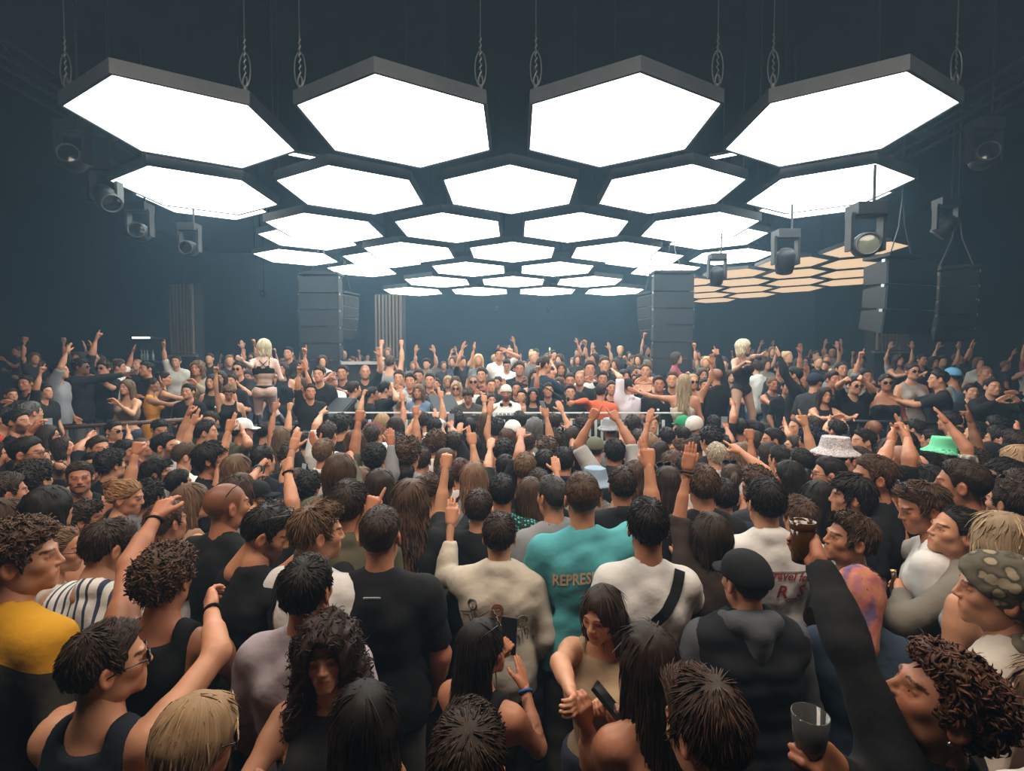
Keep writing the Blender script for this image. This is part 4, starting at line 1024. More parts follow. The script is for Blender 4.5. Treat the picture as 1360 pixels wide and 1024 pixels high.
# dancer podiums
PODZ = 1.55
for px, d, PODZ, lab in ((366, 7.75, 1.56, 'black podium under the blonde dancer on the left'), (992, 7.75, 1.28, 'black podium under the blonde dancer on the right')):
    p = at_depth(px, 560, d); zf = ZL if px < 680 else ZR
    r = empty('podium', (p.x, p.y, zf)); tag(r, lab, 'podium'); MB().box((0, 0, (PODZ - zf) / 2), (.9, .8, PODZ - zf)).build('base', CARPET, r); MB().box((0, 0, PODZ - zf - .012), (.94, .84, .024)).build('edge', METAL, r)
# ------------------------------------------------------------------ the guests
HB, DB, BR, LB, BL, RB, WB, GR = (.017, .011, .008), (.042, .023, .014), (.085, .044, .023), (.17, .095, .05), (.46, .29, .155), (.085, .033, .016), (.80, .70, .50), (.16, .15, .14)
BK, NV, WH, CR, GY, DG, OL, BN, TQ = (.010, .010, .011), (.014, .020, .036), (.66, .64, .61), (.56, .50, .41), (.22, .22, .23), (.035, .036, .04), (.085, .080, .050), (.040, .026, .020), (.085, .355, .385)
SK = [(.52, .245, .14), (.48, .215, .12), (.57, .29, .17), (.42, .18, .10), (.54, .26, .15)]
SKD = (.20, .085, .045)
CN = {HB: 'black', DB: 'dark brown', BR: 'brown', LB: 'light brown', BL: 'blond', RB: 'reddish brown', WB: 'platinum', GR: 'grey'}
TN = {BK: 'black', NV: 'navy', WH: 'white', CR: 'cream', GY: 'grey', DG: 'charcoal', OL: 'olive', BN: 'dark brown', TQ: 'turquoise'}
ROW = []
def P(x, y, px=None, yaw=0, hair='short', hc=DB, top='tee', tc=BK, **k):
    k.update(x=x, y=y, px=px, yaw=yaw, hair=hair, hc=hc, top=top, tc=tc); k.setdefault('z', 0.0); ROW.append(k); return k
F_ = dict(fem=True)
# --- nearest people, described one by one
P(28, 742, 86, 20, 'curly', BR, 'long', OL, pat='raglan_cloth', head=(40, 0, 0), face=1, label='man with curly brown hair in a mustard-shouldered olive shirt at the left edge', lm='the mustard-shouldered man')
P(77, 730, 62, 45, 'slick', LB, 'tank', CR, head=(20, -8, 0), face=1, glasses='glasses', label='person with slicked-back fair hair and glasses, in profile at far left', **F_)
P(142, 727, 64, 5, 'short', DB, 'shirt', WH, pat='striped_cloth', head=(25, -14, 0), label='man in a white shirt with navy stripes looking down', lm='the striped shirt')
P(220, 769, 84, 0, 'curly', BR, 'tank', BK, L=(172, 750, 218, 668, 'f', 'f', 'relaxed'), R=(320, 900, 318, 985, 'f', 'f'), bands=[('L', (.02, .02, .02))], label='curly haired man in black tank top raising a bare left arm', lm='the curly man in black tank')
P(144, 881, 106, 8, 'short', DB, 'tank', (.012, .015, .022), head=(38, 0, 0), R=(288, 868, 278, 792, 'f', 'f', 'claw'), L=(84, 950, 90, 1015, 'f', 'f'), bands=[('R', BK)], glasses='sunglasses', face=1, label='man in sunglasses and dark tank top with a bent right arm raised, lower left')
P(258, 982, 112, 15, 'bob', BL, 'tank', BK, head=(38, -12, 0), glasses='sunglasses', face=1, label='blonde woman with brown-framed sunglasses at the bottom edge', **F_)
P(346, 708, 62, 30, 'short', HB, 'tee', BK, head=(42, -25, 0), beard=1, glasses='sunglasses:head', R='phone:grip', L='phone:grip', face=1, label='bearded man in black tee looking down to the right, sunglasses on his head', lm='the bearded man looking down')
P(422, 708, 63, 18, 'swept', LB, 'tee', WH, head=(38, -4, 0), face=1, strap='LR', label='man with swept fair hair in white tee with a thin black strap', lm='the white tee with thin strap')
P(409, 784, 78, 8, 'short', HB, 'tee', (.40, .34, .37), label='man with cropped black hair in a pale lilac tee', lm='the lilac tee')
P(433, 872, 88, 176, 'longcurly', (.035, .017, .011), 'tank', BK, head=(-6, 6, 4), face=1, skin=(.44, .22, .13), R='phone:claw', label='woman with big dark curly hair facing us, bare shoulders', lm='the curly woman facing us', **F_)
P(485, 956, 104, -8, 'long', HB, 'strapless', BK, R='bent', label='woman with long straight black hair, bare right shoulder, at the bottom', **F_)
P(506, 712, 70, 0, 'fade', DB, 'tee', BK, L=(458, 754, 496, 664, 'f', 'f', 'point'), R=(586, 868, 575, 935, 'f', 'f'), wide=1.08, label='broad man in plain black tee, left finger pointing up', lm='the broad black tee')
P(663, 712, 60, 0, 'short', DB, 'jacket', CR, L=(593, 765, 602, 656, 'f', 'f', 'ok'), rolled=.66, label='man in a cream jacket embroidered with line figures, left arm up', lm='the cream jacket')
P(642, 860, 76, 30, 'long', HB, 'tank', BK, head=(45, 0, 0), R=(714, 994, 692, 890, 'f', 'f', 'flat'), L='phone:grip', tattoo='R', bands=[('R', (.03, .10, .30))], glasses='sunglasses:head', face=1, pnR=(-1, .2, 0), label='woman with long black hair and a tattooed forearm, hand held up', lm='the tattooed woman', **F_)
P(622, 1012, 104, 5, 'short', DB, 'tee', BK, label='dark haired person cut off by the bottom edge below the tattooed woman')
P(773, 662, 63, 0, 'fade', BR, 'tee', TQ, R=(868, 688, 860, 600, 'f', 'f', 'peace'), wide=1.08, label='man in a turquoise tee with lettering on its back, right arm up', lm='the turquoise tee')
P(860, 700, 68, 4, 'short', HB, 'tee', WH, R=(925, 808, 900, 742, 'f', 'f', 'flat'), wide=.86, strap='RL', label='man in white tee with a wide black strap across his back', lm='the white tee with wide strap')
P(800, 812, 66, 205, 'long', DB, 'tank', (.36, .26, .16), head=(14, -10, 0), face=1, R=(744, 880, 764, 935, 'n', 'n', 'grip'), L='phone:grip', necklace=1, label='woman in beige top with long dark hair, turned towards us', lm='the woman in beige', **F_)
P(858, 874, 90, -25, 'long', (.036, .019, .012), 'strapless', BK, L=(786, 1015, 775, 940, 'f', 'n', 'grip'), R=(850, 1015, 828, 955, 'f', 'n', 'grip'), label='woman with long brown hair seen from behind, holding up a phone', lm='the long haired woman with phone', **F_)
P(940, 970, 114, -10, 'swept', (.05, .024, .014), 'tee', BK, head=(-18, -12, 0), label='man with swept brown hair at the bottom edge, below the black cap')
P(989, 772, 74, 0, 'buzz', DB, 'hoodie', (.075, .082, .092), over=('vest', (.012, .012, .014), 'quilted_cloth'), cap=BK, head=(-14, 0, 0), wide=1.05, label='person in a black cap and black padded vest over a grey hood', lm='the black cap')
P(944, 712, 57, -4, 'bob', DB, 'long', BN, L=(902, 690, 916, 604, 'f', 'f', 'flat'), rolled=.06, bands=[('L', BK)], label='person with a brown bob in dark brown top, left arm up with watch', lm='the brown bob', **F_)
P(1016, 668, 62, 0, 'short', HB, 'shirt', WH, label='man in a white shirt with red script embroidered on its back', lm='the red embroidered shirt')
P(1226, 925, 118, -38, 'curly', RB, 'long', BK, head=(-32, 24, 0), face=1, L=(1128, 862, 1078, 722, 'f', 'f', 'grip'), R=(1175, 1065, 1092, 1008, 'n', 'n', 'grip'), bead=1, pnL=(-.79, .62, 0), label='man with curly auburn hair looking up, black sleeve stretched high, lower right', lm='the curly auburn man')
P(1143, 790, 77, 25, 'short', DB, 'jacket', (.026, .040, .064), scarf=(1, 1, 1), hatpat='tie_dye_cloth', head=(28, -12, 0), face=1, glasses='round_glasses', label='person in a pink and orange tie-dye headscarf and denim jacket', lm='the tie-dye headscarf', **F_)
P(1062, 688, 58, 12, 'swept', BR, 'shirt', WH, pat='plaid_cloth', head=(-20, 0, 0), strap='LR', label='man in a pale plaid shirt behind the raised phone', lm='the plaid shirt')
P(1124, 716, 58, -60, 'swept', BR, 'tee', BK, head=(-20, 8, 0), face=1, label='smiling man in profile facing left, behind the tie-dye headscarf', lm='the smiling man')
P(1264, 706, 66, -55, 'slick', HB, 'jacket', (.17, .15, .122), head=(-22, 10, 0), face=1, L=(1196, 828, 1198, 778, 'n', 'f', 'grip'), label='man with slick black hair in a taupe shirt, facing left with a bottle', lm='the taupe shirt')
P(1233, 674, 54, -50, 'swept', BR, 'tee', WH, head=(-25, -16, 0), face=1, R=(1196, 736, 1195, 676, 'f', 'f', 'flat'), glasses='sunglasses:head', label='man in white tee with one hand to his forehead, right side', lm='the hand-to-forehead man')
P(1330, 722, 68, 0, 'wavy', (.38, .26, .15), 'tank', GY, label='woman with long blonde hair at the right edge, seen from behind', **F_)
P(1326, 786, 90, -30, 'buzz', DB, 'jacket', (.42, .37, .31), bandana=(1, 1, 1), hatpat='paisley_cloth', head=(-28, 0, 0), face=1, label='person in a paisley headscarf and beige linen jacket at the right edge', lm='the paisley headscarf')
P(1404, 940, 110, -40, 'wavy', LB, 'tank', WH, label='bare-shouldered person in white cut off at the lower right corner', **F_)
P(1340, 668, 50, -15, 'short', DB, 'tee', BK, glasses='sunglasses:head', label='man with dark sunglasses on top of his head, at the right edge')
P(1276, 644, 56, -25, 'fade', DB, 'tee', BK, head=(-20, 0, 0), necklace=1, label='dark haired man with thin necklace and black collar behind the taupe shirt')
P(1335, 634, 46, -55, 'mop', HB, 'tee', BK, head=(-15, 0, 0), glasses='glasses', face=1, label='dark haired man in clear glasses at the right edge, in profile')
# --- left block
P(5, 556, 26, 60, 'short', HB, 'tee', (.45, .05, .02)); P(24, 560, 32, 50, 'short', HB, 'tee', BK, head=(30, 0, 0), beard=1); P(42, 548, 28, 20, 'short', GR)
P(37, 602, 42, 45, 'fade', HB, 'tee', BK, head=(25, 0, 0), glasses='glasses', L=(18, 612, 48, 562, 'f', 'f', 'claw')); P(64, 578, 30, 60, 'long', DB, 'tank', BK, glasses='glasses', R=(58, 598, 61, 567, 'f', 'f', 'grip'), **F_)
P(88, 594, 28, 60, 'bob', DB, 'tank', BN, head=(10, 15, 0), R=(80, 620, 66, 616, 'n', 'f', 'grip'), lm='the yellow fan', **F_); P(131, 596, 33, 110, 'fade', DB, 'tee', BK, face=1, R=(104, 596, 122, 577, 'f', 'f', 'open')); P(46, 637, 46, 0, 'curly', HB, 'tee', BK)
P(106, 634, 45, 140, 'short', DB, 'tank', BK, face=1, mo=1, label='man with a moustache facing us, left side of the crowd', lm='the moustached man'); P(124, 618, 36, 150, 'short', HB, 'tank', BK, face=1); P(148, 617, 40, 20, 'curly', HB, 'tee', BK)
P(164, 598, 32, 70, 'short', HB, 'tee', BK, head=(10, -15, 0)); P(152, 572, 26, 100, 'fade', HB, 'tee', BK, glasses='sunglasses', R=(172, 588, 170, 568, 'f', 'f', 'open')); P(189, 594, 32, 60, 'buzz', BR, 'tee', (.10, .02, .03), R='clap')
P(220, 593, 40, 60, 'short', HB, 'tee', WH, glasses='glasses', head=(20, 0, 0), beard=1); P(210, 569, 26, 110, 'short', HB, 'tee', OL, head=(10, -20, 0)); P(210, 628, 40, 50, 'mop', HB, 'tee', BK, head=(15, 0, 0))
P(247, 606, 40, 30, 'fade', BR, 'shirt', WH, head=(20, 0, 0)); P(281, 610, 44, 50, 'mop', HB, 'tee', BK, glasses='glasses', head=(15, 0, 0), L='phone:grip'); P(238, 642, 38, 30, 'short', HB)
P(164, 660, 48, 50, 'bun', (.30, .15, .06), 'tank', GY, head=(20, -12, 0), face=1, **F_); P(198, 660, 48, 0, 'curly', HB, 'tee', GY); P(256, 666, 48, 35, 'long', LB, 'tank', (.33, .20, .12), glasses='glasses', head=(20, 0, 0), **F_)
P(302, 672, 54, 15, 'bald', DB, 'tee', BK, head=(22, 0, 0), glasses='glasses:head', skin=(.40, .17, .09), label='bald man in black tee with glasses on his head', lm='the bald man'); P(340, 661, 44, 55, 'buzz', HB, 'tee', WH, head=(20, 0, 0), beard=1, glasses='glasses', cap=BK)
P(66, 676, 56, 15, 'bob', HB, 'tank', BK, **F_); P(114, 690, 46, 40, 'curly', DB, 'tee', GY, pat='camouflage_cloth', glasses='glasses', head=(20, 0, 0)); P(158, 690, 40, 60, 'long', HB, 'tank', BK, glasses='sunglasses', **F_)
P(222, 694, 46, 20, 'short', BR, 'shirt', WH); P(315, 624, 46, 10, 'wavy', LB, 'tank', GY, **F_); P(273, 574, 32, 60, 'short', HB, 'tee', BK); P(322, 572, 32, 60, 'short', DB, 'tee', OL, cap=WH, glasses='glasses', L=(300, 592, 309, 562, 'f', 'f', 'flat'), R=(330, 590, 320, 568, 'n', 'f', 'flat'))
P(279, 560, 25, 170, 'short', DB, beard=1); P(8, 655, 44, 30, 'short', DB); P(4, 690, 50, 30, 'wavy', BR, 'tank', WH, **F_); P(-12, 606, 40, 20, 'short', DB, R=(18, 612, 44, 566, 'f', 'f', 'claw'))
P(320, 650, 48, 20, 'long', BR, 'tank', GY, R=(326, 648, 350, 612, 'f', 'f', 'point'), bands=[('R', (.05, .2, .22))], **F_)
# --- centre left block
P(409, 648, 44, 4, 'curly', HB, 'tee', NV); P(362, 690, 46, 30, 'curly', HB, 'tee', WH); P(375, 690, 50, 10, 'short', DB, 'tee', BK, R=(388, 668, 380, 612, 'f', 'f', 'fist'), bands=[('R', BK)])
P(385, 606, 34, 10, 'curly', DB, 'tee', BK, R=(390, 594, 393, 570, 'f', 'f', 'fist')); P(431, 602, 40, 10, 'short', LB, 'tee', WH, L=(438, 630, 416, 584, 'f', 'f', 'open')); P(452, 628, 48, 4, 'bob', BR, 'jacket', OL, R=(474, 650, 461, 604, 'f', 'f', 'fist'))
P(498, 610, 40, 2, 'curly', HB, 'tee', OL); P(515, 606, 36, 55, 'buzz', DB, 'tee', WH, cap=(.7, .68, .64), head=(20, 0, 0), lm='the white cap'); P(543, 604, 40, 10, 'curly', BR, 'tee', GY, glasses='glasses'); P(538, 634, 42, 2, 'fade', HB, 'tee', NV)
P(547, 664, 54, 0, 'wavy', (.11, .06, .035), 'tee', BK, R=(584, 686, 595, 592, 'f', 'f', 'fist'), wide=1.1, label='woman with wavy brown hair in a black top, fist raised high', lm='the wavy haired woman in black', **F_)
P(570, 650, 46, 20, 'bun', BR, 'tank', CR, **F_); P(463, 672, 54, 0, 'short', DB, 'jacket', OL); P(452, 718, 42, -150, 'long', RB, 'tank', BN, face=1, label='smiling woman half hidden behind the broad black tee', **F_)
P(611, 628, 42, 2, 'short', RB, 'tee', WH, logo=1, label='person in white tee with a red patch on its back'); P(630, 634, 44, 0, 'long', (.25, .14, .08), 'tank', GY, **F_); P(667, 655, 47, 0, 'short', HB, 'shirt', GY, pat='diamond_cloth', label='man in a green and black patterned shirt', lm='the green patterned shirt')
P(636, 676, 44, 4, 'short', DB, 'long', BK, L=(622, 696, 638, 660, 'f', 'f', 'fist')); P(628, 590, 44, 0, 'long', HB, 'tank', BK, **F_); P(669, 601, 38, 2, 'curly', HB, 'tee', DG); P(671, 622, 42, 0, 'short', HB, 'tee', BK, L=(648, 620, 652, 588, 'f', 'f', 'open'))
P(552, 577, 30, 0, 'buzz', HB, 'tee', BK); P(579, 590, 36, 6, 'curly', BR, 'tee', WH); P(518, 583, 28, 10, 'bald', DB); P(527, 592, 32, 0, 'curly', DB); P(353, 574, 30, 20, 'short', HB, 'tee', BK, R='up:fist'); P(375, 580, 32, 10, 'long', LB, 'tank', WH, **F_)
P(436, 578, 32, 10, 'short', DB, 'tee', WH, L=(420, 566, 429, 545, 'f', 'f', 'peace')); P(453, 566, 28, 0, 'curly', HB); P(477, 566, 28, 10, 'short', HB, 'tee', WH, R=(482, 600, 462, 574, 'f', 'f', 'fist')); P(494, 580, 30, 0, 'short', DB, 'tee', BK, L=(484, 590, 495, 572, 'f', 'f', 'claw'), fan=1)
P(526, 566, 28, 0, 'long', DB, 'tank', BK, **F_); P(542, 590, 30, 10, 'wavy', BL, 'tank', GY, R=(540, 580, 556, 546, 'f', 'f', 'point'), **F_); P(577, 569, 28, 0, 'short', HB, 'tee', BK, L=(588, 578, 577, 549, 'f', 'f', 'peace')); P(602, 590, 34, 0, 'short', DB, 'tee', BK, R=(605, 582, 597, 560, 'f', 'f', 'grip'))
P(624, 568, 26, 0, 'short', HB); P(659, 570, 28, 0, 'curly', HB); P(405, 588, 30, 0, 'short', HB, 'tee', BK, R='phone:grip'); P(472, 588, 32, 0, 'wavy', BR, 'tank', CR, **F_); P(395, 640, 40, 10, 'wavy', RB, 'tank', BK, **F_); P(560, 612, 36, 0, 'short', DB, 'tee', BK)
P(478, 640, 44, 0, 'wavy', LB, 'jacket', GY, **F_); P(350, 612, 36, 20, 'short', HB, 'tee', BK, R='phone:grip'); P(592, 612, 38, 0, 'long', BR, 'tank', WH, **F_); P(505, 648, 46, 0, 'long', DB, 'tank', NV, **F_); P(590, 640, 42, 0, 'short', DB, 'tee', BK)
# --- centre right block
P(697, 623, 44, 0, 'short', LB, 'tee', BK, L=(690, 605, 692, 574, 'f', 'f', 'open')); P(724, 618, 40, 0, 'short', HB, 'shirt', BK); P(749, 613, 40, 4, 'short', HB, 'shirt', NV); P(733, 660, 47, -20, 'fade', (.05, .045, .04), 'long', GY, head=(-12, 0, 0))
P(790, 642, 44, 0, 'buzz', BR, 'shirt', GY, pat='checked_cloth', bucket=(.24, .33, .42), label='person in a pale blue denim bucket hat', lm='the denim bucket hat')
P(816, 602, 47, 0, 'short', HB, 'shirt', (.40, .40, .40), over=('vest', (.012, .013, .016), None), L=(768, 592, 791, 546, 'f', 'f', 'point'), R=(838, 588, 814, 548, 'f', 'f', 'point'), label='man with both arms raised above his head, grey sleeves, black vest', lm='the man with both arms up')
P(886, 640, 46, -10, 'long', DB, 'tank', BK, glasses='sunglasses:head', **F_); P(902, 598, 32, -60, 'bun', BR, 'tank', WH, glasses='sunglasses', head=(-15, 0, 0), **F_); P(933, 646, 52, 0, 'short', BR, 'tee', BK); P(952, 606, 32, 0, 'short', (.50, .42, .30), 'shirt', WH, pat='scribble_cloth')
P(971, 634, 42, 10, 'ponytail', BR, 'tank', BK, glasses='sunglasses:head', **F_); P(1004, 642, 44, -30, 'curly', BR, 'tee', DG, beard=1, L=(990, 690, 986, 662, 'f', 'f', 'claw'), R=(1018, 628, 974, 592, 'n', 'f', 'point'))
P(907, 566, 26, -20, 'buzz', DB, 'tee', BK, cap=(.02, .22, .09), label='person in a bright green cap near the stage front', lm='the green cap'); P(923, 568, 28, 60, 'buzz', DB, 'tee', WH, beanie=(.6, .55, .5)); P(865, 563, 24, 180, 'short', DB, 'tee', BK, face=1)
P(811, 570, 28, 0, 'buzz', DB, 'tee', GY, bucket=(.28, .28, .30)); P(737, 586, 32, 0, 'curly', DB); P(726, 598, 34, 0, 'curly', BR, 'tee', WH); P(674, 583, 32, 0, 'wavy', RB, 'tank', BK, **F_); P(681, 574, 28, 10, 'buzz', DB, 'tee', WH, cap=WH); P(710, 568, 26, 0, 'bob', GR, 'tank', GY, **F_)
P(790, 597, 32, 0, 'buzz', DB, 'tee', OL, cap=(.12, .115, .08)); P(943, 585, 34, -20, 'curly', HB, 'tee', BK); P(925, 592, 32, 0, 'short', DB, 'tee', WH); P(948, 565, 26, 0, 'short', HB); P(982, 570, 30, -10, 'short', HB, 'tee', BK, L=(974, 556, 974, 534, 'f', 'f', 'fist'))
P(1001, 572, 28, -50, 'short', HB); P(1000, 585, 32, -60, 'long', DB, 'tank', WH, **F_); P(877, 602, 34, 40, 'long', DB, 'tank', BK, **F_); P(893, 616, 36, 0, 'wavy', BR, 'tank', GY, **F_); P(986, 606, 36, -20, 'wavy', LB, 'tank', WH, **F_); P(905, 580, 28, -20, 'short', HB)
P(760, 580, 30, 0, 'wavy', DB, 'tank', BK, R=(754, 566, 743, 538, 'f', 'f', 'open'), **F_); P(700, 590, 32, 0, 'short', DB, 'tee', WH, R='up:grip'); P(848, 585, 30, 0, 'short', DB, 'tee', BK); P(962, 592, 32, 0, 'short', HB, 'tee', BK, L=(974, 584, 963, 562, 'f', 'f', 'grip'))
P(716, 645, 44, 0, 'short', DB, 'tee', BK); P(704, 655, 46, 4, 'long', BR, 'tank', DG, **F_); P(845, 630, 44, 0, 'wavy', BR, 'tank', BK, **F_); P(912, 622, 40, 0, 'short', DB, 'tee', WH); P(826, 645, 46, 0, 'short', DB, 'shirt', BK); P(960, 660, 46, 0, 'short', HB, 'tee', NV)
P(765, 608, 36, 0, 'bob', DB, 'tank', BK, **F_); P(860, 590, 32, 0, 'wavy', BL, 'tank', CR, **F_); P(690, 560, 25, 0, 'short', HB, 'tee', BK, L='phone:grip'); P(735, 562, 25, 0, 'short', DB, 'tee', BK, R='phone:grip'); P(775, 565, 26, 0, 'curly', DB); P(840, 565, 26, 0, 'short', DB, 'tee', GY)
P(885, 582, 30, -10, 'short', HB); P(645, 562, 25, 0, 'wavy', BR, 'tank', BK, **F_); P(605, 560, 25, 0, 'curly', HB); P(560, 560, 25, 0, 'short', DB, 'tee', WH); P(508, 562, 26, 0, 'bob', BL, 'tank', GY, **F_)
# --- right block
P(1026, 585, 36, -60, 'fade', HB, 'tee', BK, head=(-15, 0, 0), beard=1); P(1052, 594, 33, -60, 'short', DB, 'tee', BK, glasses='sunglasses', head=(-10, 10, 0)); P(1077, 586, 40, -25, 'curly', (.012, .018, .035), 'tee', WH, label='person with blue-black curly hair in white tee, right block')
P(1058, 568, 27, -100, 'buzz', DB, 'tee', WH, R=(1048, 578, 1042, 562, 'n', 'f', 'open'), L='clap'); P(1108, 602, 42, -20, 'buzz', DB, 'tee', BK, bucket=(1, 1, 1), hatpat='scribble_cloth', label='person in a black and white patterned bucket hat', lm='the patterned bucket hat')
P(1159, 570, 26, -10, 'bald', DB, 'tee', BK, lm='the bald head near the right rail'); P(1146, 586, 34, -70, 'short', HB, 'tee', WH, head=(-10, 0, 0)); P(1124, 592, 33, -80, 'short', HB, 'tee', WH, glasses='glasses', head=(-10, -10, 0)); P(1193, 610, 40, -15, 'bald', DB, 'shirt', WH, beard=1, label='bald bearded man in pale shirt below the raised hands')
P(1222, 622, 40, -70, 'short', HB, 'tee', BK, head=(-10, 25, 0), beard=1); P(1176, 640, 46, -20, 'short', HB, 'tee', BK, L=(1172, 612, 1187, 578, 'f', 'f', 'open'), R=(1208, 606, 1205, 575, 'f', 'f', 'open')); P(1254, 600, 38, -30, 'buzz', DB, 'tee', BK, bucket=(.16, .62, .34), label='person in a bright mint green bucket hat', lm='the mint bucket hat')
P(1159, 634, 52, -50, 'short', BR, 'tee', BK, head=(-22, 0, 0), face=1); P(1100, 630, 46, -45, 'fade', HB, 'tee', WH, glasses='glasses', head=(-20, 0, 0), face=1); P(1130, 660, 52, -45, 'mop', HB, 'tee', NV, head=(-18, 0, 0), face=1); P(1046, 632, 44, -60, 'long', HB, 'tank', (.25, .4, .4), face=1, **F_)
P(1063, 614, 38, -20, 'short', HB, 'tee', BK); P(1085, 660, 46, -20, 'long', HB, 'tank', BK, L=(1078, 680, 1072, 648, 'f', 'f', 'claw'), bands=[('L', WH)], **F_); P(1232, 640, 46, -50, 'long', HB, 'tank', BK, glasses='sunglasses:head', **F_)
P(1314, 607, 36, -40, 'buzz', HB, 'tee', BK, skin=SKD, cap=BK, glasses='sunglasses'); P(1349, 612, 38, -20, 'wavy', BL, 'tank', BK, **F_); P(1294, 576, 32, -70, 'short', HB, 'tee', BK, head=(-10, 10, 0)); P(1326, 584, 34, -30, 'short', HB, 'tee', BK); P(1300, 590, 30, -130, 'short', HB, 'tee', BK)
P(1236, 584, 30, -30, 'short', HB); P(1290, 616, 36, -40, 'curly', DB, 'tee', OL, pat='camouflage_cloth', L=(1284, 596, 1250, 551, 'n', 'f', 'open')); P(1270, 580, 30, -30, 'short', HB, 'tee', BK, R=(1272, 572, 1279, 558, 'f', 'f', 'open')); P(1345, 590, 34, -20, 'short', DB, 'tee', BK, L=(1346, 584, 1352, 566, 'f', 'f', 'open'))
P(1110, 572, 28, -20, 'short', HB, 'tee', BK, L=(1098, 570, 1103, 555, 'f', 'f', 'flat'), R=(1122, 570, 1119, 555, 'f', 'f', 'claw')); P(1080, 566, 26, -20, 'short', DB, 'tee', BK, L=(1072, 566, 1077, 552, 'f', 'f', 'fist')); P(1200, 588, 32, -20, 'short', HB); P(1215, 570, 26, -30, 'short', HB)
P(1140, 612, 38, -30, 'short', DB, 'tee', BK, R='clap', L='clap'); P(1065, 640, 42, -20, 'wavy', HB, 'tank', BK, **F_); P(1035, 610, 36, -20, 'short', HB, 'tee', WH, R='phone:grip'); P(1300, 660, 48, -30, 'short', DB, 'tee', BK)
P(1320, 640, 44, -30, 'wavy', DB, 'tank', DG, **F_); P(1355, 650, 46, -30, 'short', DB, 'tee', BK); P(1020, 602, 34, -20, 'bob', DB, 'tank', BK, **F_); P(1260, 560, 26, -30, 'short', HB); P(1322, 566, 28, -30, 'short', HB); P(1180, 598, 34, -10, 'long', DB, 'tank', BK, **F_)
FLOOR_N = len(ROW)
# --- on the stage and platforms
def S(x, y, px, yaw=180, hair='short', hc=DB, top='tee', tc=BK, z=None, **k):
    if z is None: z = Z1 if 440 < x < 905 else (ZL if x < 680 else ZR)
    k.setdefault('vox', .034); return P(x, y, px, yaw, hair, hc, top, tc, z=z, **k)
S(672, 522, 22.5, 180, 'buzz', DB, 'tee', (.72, .71, .68), beard=1, beanie=(.6, .56, .5), head=(0, -6, 0), R='desk', L='desk', vox=.024, face=1, label='bearded DJ in a white tee and pale hat behind the booth', lm='the bearded DJ', headphones=1)
S(622, 524, 22, 180, 'curly', BR, 'tee', (.060, .045, .040), head=(0, -30, 0), R='desk', L='desk', necklace=1, vox=.024, label='man with curly hair in brown tee and chain at the booth', lm='the man in brown tee')
S(653, 531, 20, 170, 'bun', HB, 'strapless', (.5, .4, .25), label='woman with tied dark hair and bare shoulders beside the DJ', **F_)
S(798, 520, 23, 20, 'short', DB, 'long', (.62, .115, .045), L=(778, 533, 756, 536, 'n', 'n', 'grip'), R='down', wide=1.1, label='man in an orange-red top leaning across the booth', lm='the orange-red top')
S(833, 514, 23, -25, 'short', DB, 'shirt', (.66, .58, .62), cap=BK, L=(824, 500, 814, 491, 'f', 'f', 'open'), label='man in a pale pink-white shirt and black cap, arm flung up', lm='the pale shirt and cap')
S(908, 508, 24, 20, 'long', (.42, .30, .18), 'crop', CR, L='out', label='blonde long haired woman with arm stretched out, stage right', lm='the long haired blonde', **F_)
S(858, 492, 22, 200, 'bun', BR, 'crop', BK, pc=(.10, .17, .24), legwear='jeans', label='woman in black top and blue jeans leaning at stage right', lm='the woman in blue jeans', **F_)
S(920, 507, 23, 180, 'slick', BL, 'strapless', BK, glasses='sunglasses', label='woman in black strapless top and dark glasses, stage right', lm='the black strapless woman', **F_)
S(950, 500, 22, -30, 'bald', DB, 'suit', BK, label='bald man in a dark suit jacket left of the right dancer', lm='the bald man in dark suit')
S(1004, 488, 18.5, -20, 'short', DB, 'shirt', WH, label='man in a white shirt directly behind the right dancer', lm='the white shirt behind the dancer', pc=(.05, .09, .16))
S(1026, 510, 20, 170, 'bun', LB, 'tank', DG, label='fair haired woman in dark top right of the right dancer', **F_); S(1054, 499, 25, -60, 'fade', HB, 'suit', BK, wide=1.15, label='heavy man in black suit, side on, right platform', lm='the heavy man in black')
S(1082, 508, 24, 60, 'buzz', DB, 'tee', DG, cap=NV, R='fwd', label='man in charcoal tee and dark cap holding an arm forward', lm='the charcoal tee and cap'); S(1106, 504, 22, 170, 'short', DB, 'tee', BK)
S(1135, 512, 24, 180, 'short', HB, 'tee', BK, R=(1114, 512, 1124, 503, 'n', 'n', 'fist'), L=(1160, 518, 1141, 501, 'n', 'n', 'fist'), glasses='sunglasses', label='man in black tee with both forearms raised together', lm='the man with forearms raised')
S(1177, 508, 24, 200, 'bun', HB, 'strapless', BK, glasses='sunglasses', R='hip', label='woman in black strapless dress and sunglasses, right platform', lm='the woman in black strapless dress', **F_); S(1212, 493, 23, 185, 'bun', DB, 'dress', (.30, .24, .21), bare_legs=1, glasses='sunglasses', label='woman in a shimmering taupe dress, right platform', lm='the shimmering dress', **F_)
S(1246, 504, 26, -60, 'fade', HB, 'tee', BK, wide=1.15, label='broad man in black seen from behind on the right platform', lm='the broad man in black'); S(1264, 500, 22, -20, 'buzz', DB, 'tank', (.1, .2, .25), cap=(.12, .34, .52), label='person in a bright blue cap on the right platform', lm='the blue cap')
S(1318, 514, 24, 190, 'slick', HB, 'suit', BK); S(1308, 496, 22, 180, 'bald', DB, 'suit', BK); S(1194, 478, 20, 180, 'wavy', DB, 'strapless', BK, z=Z2, **F_)
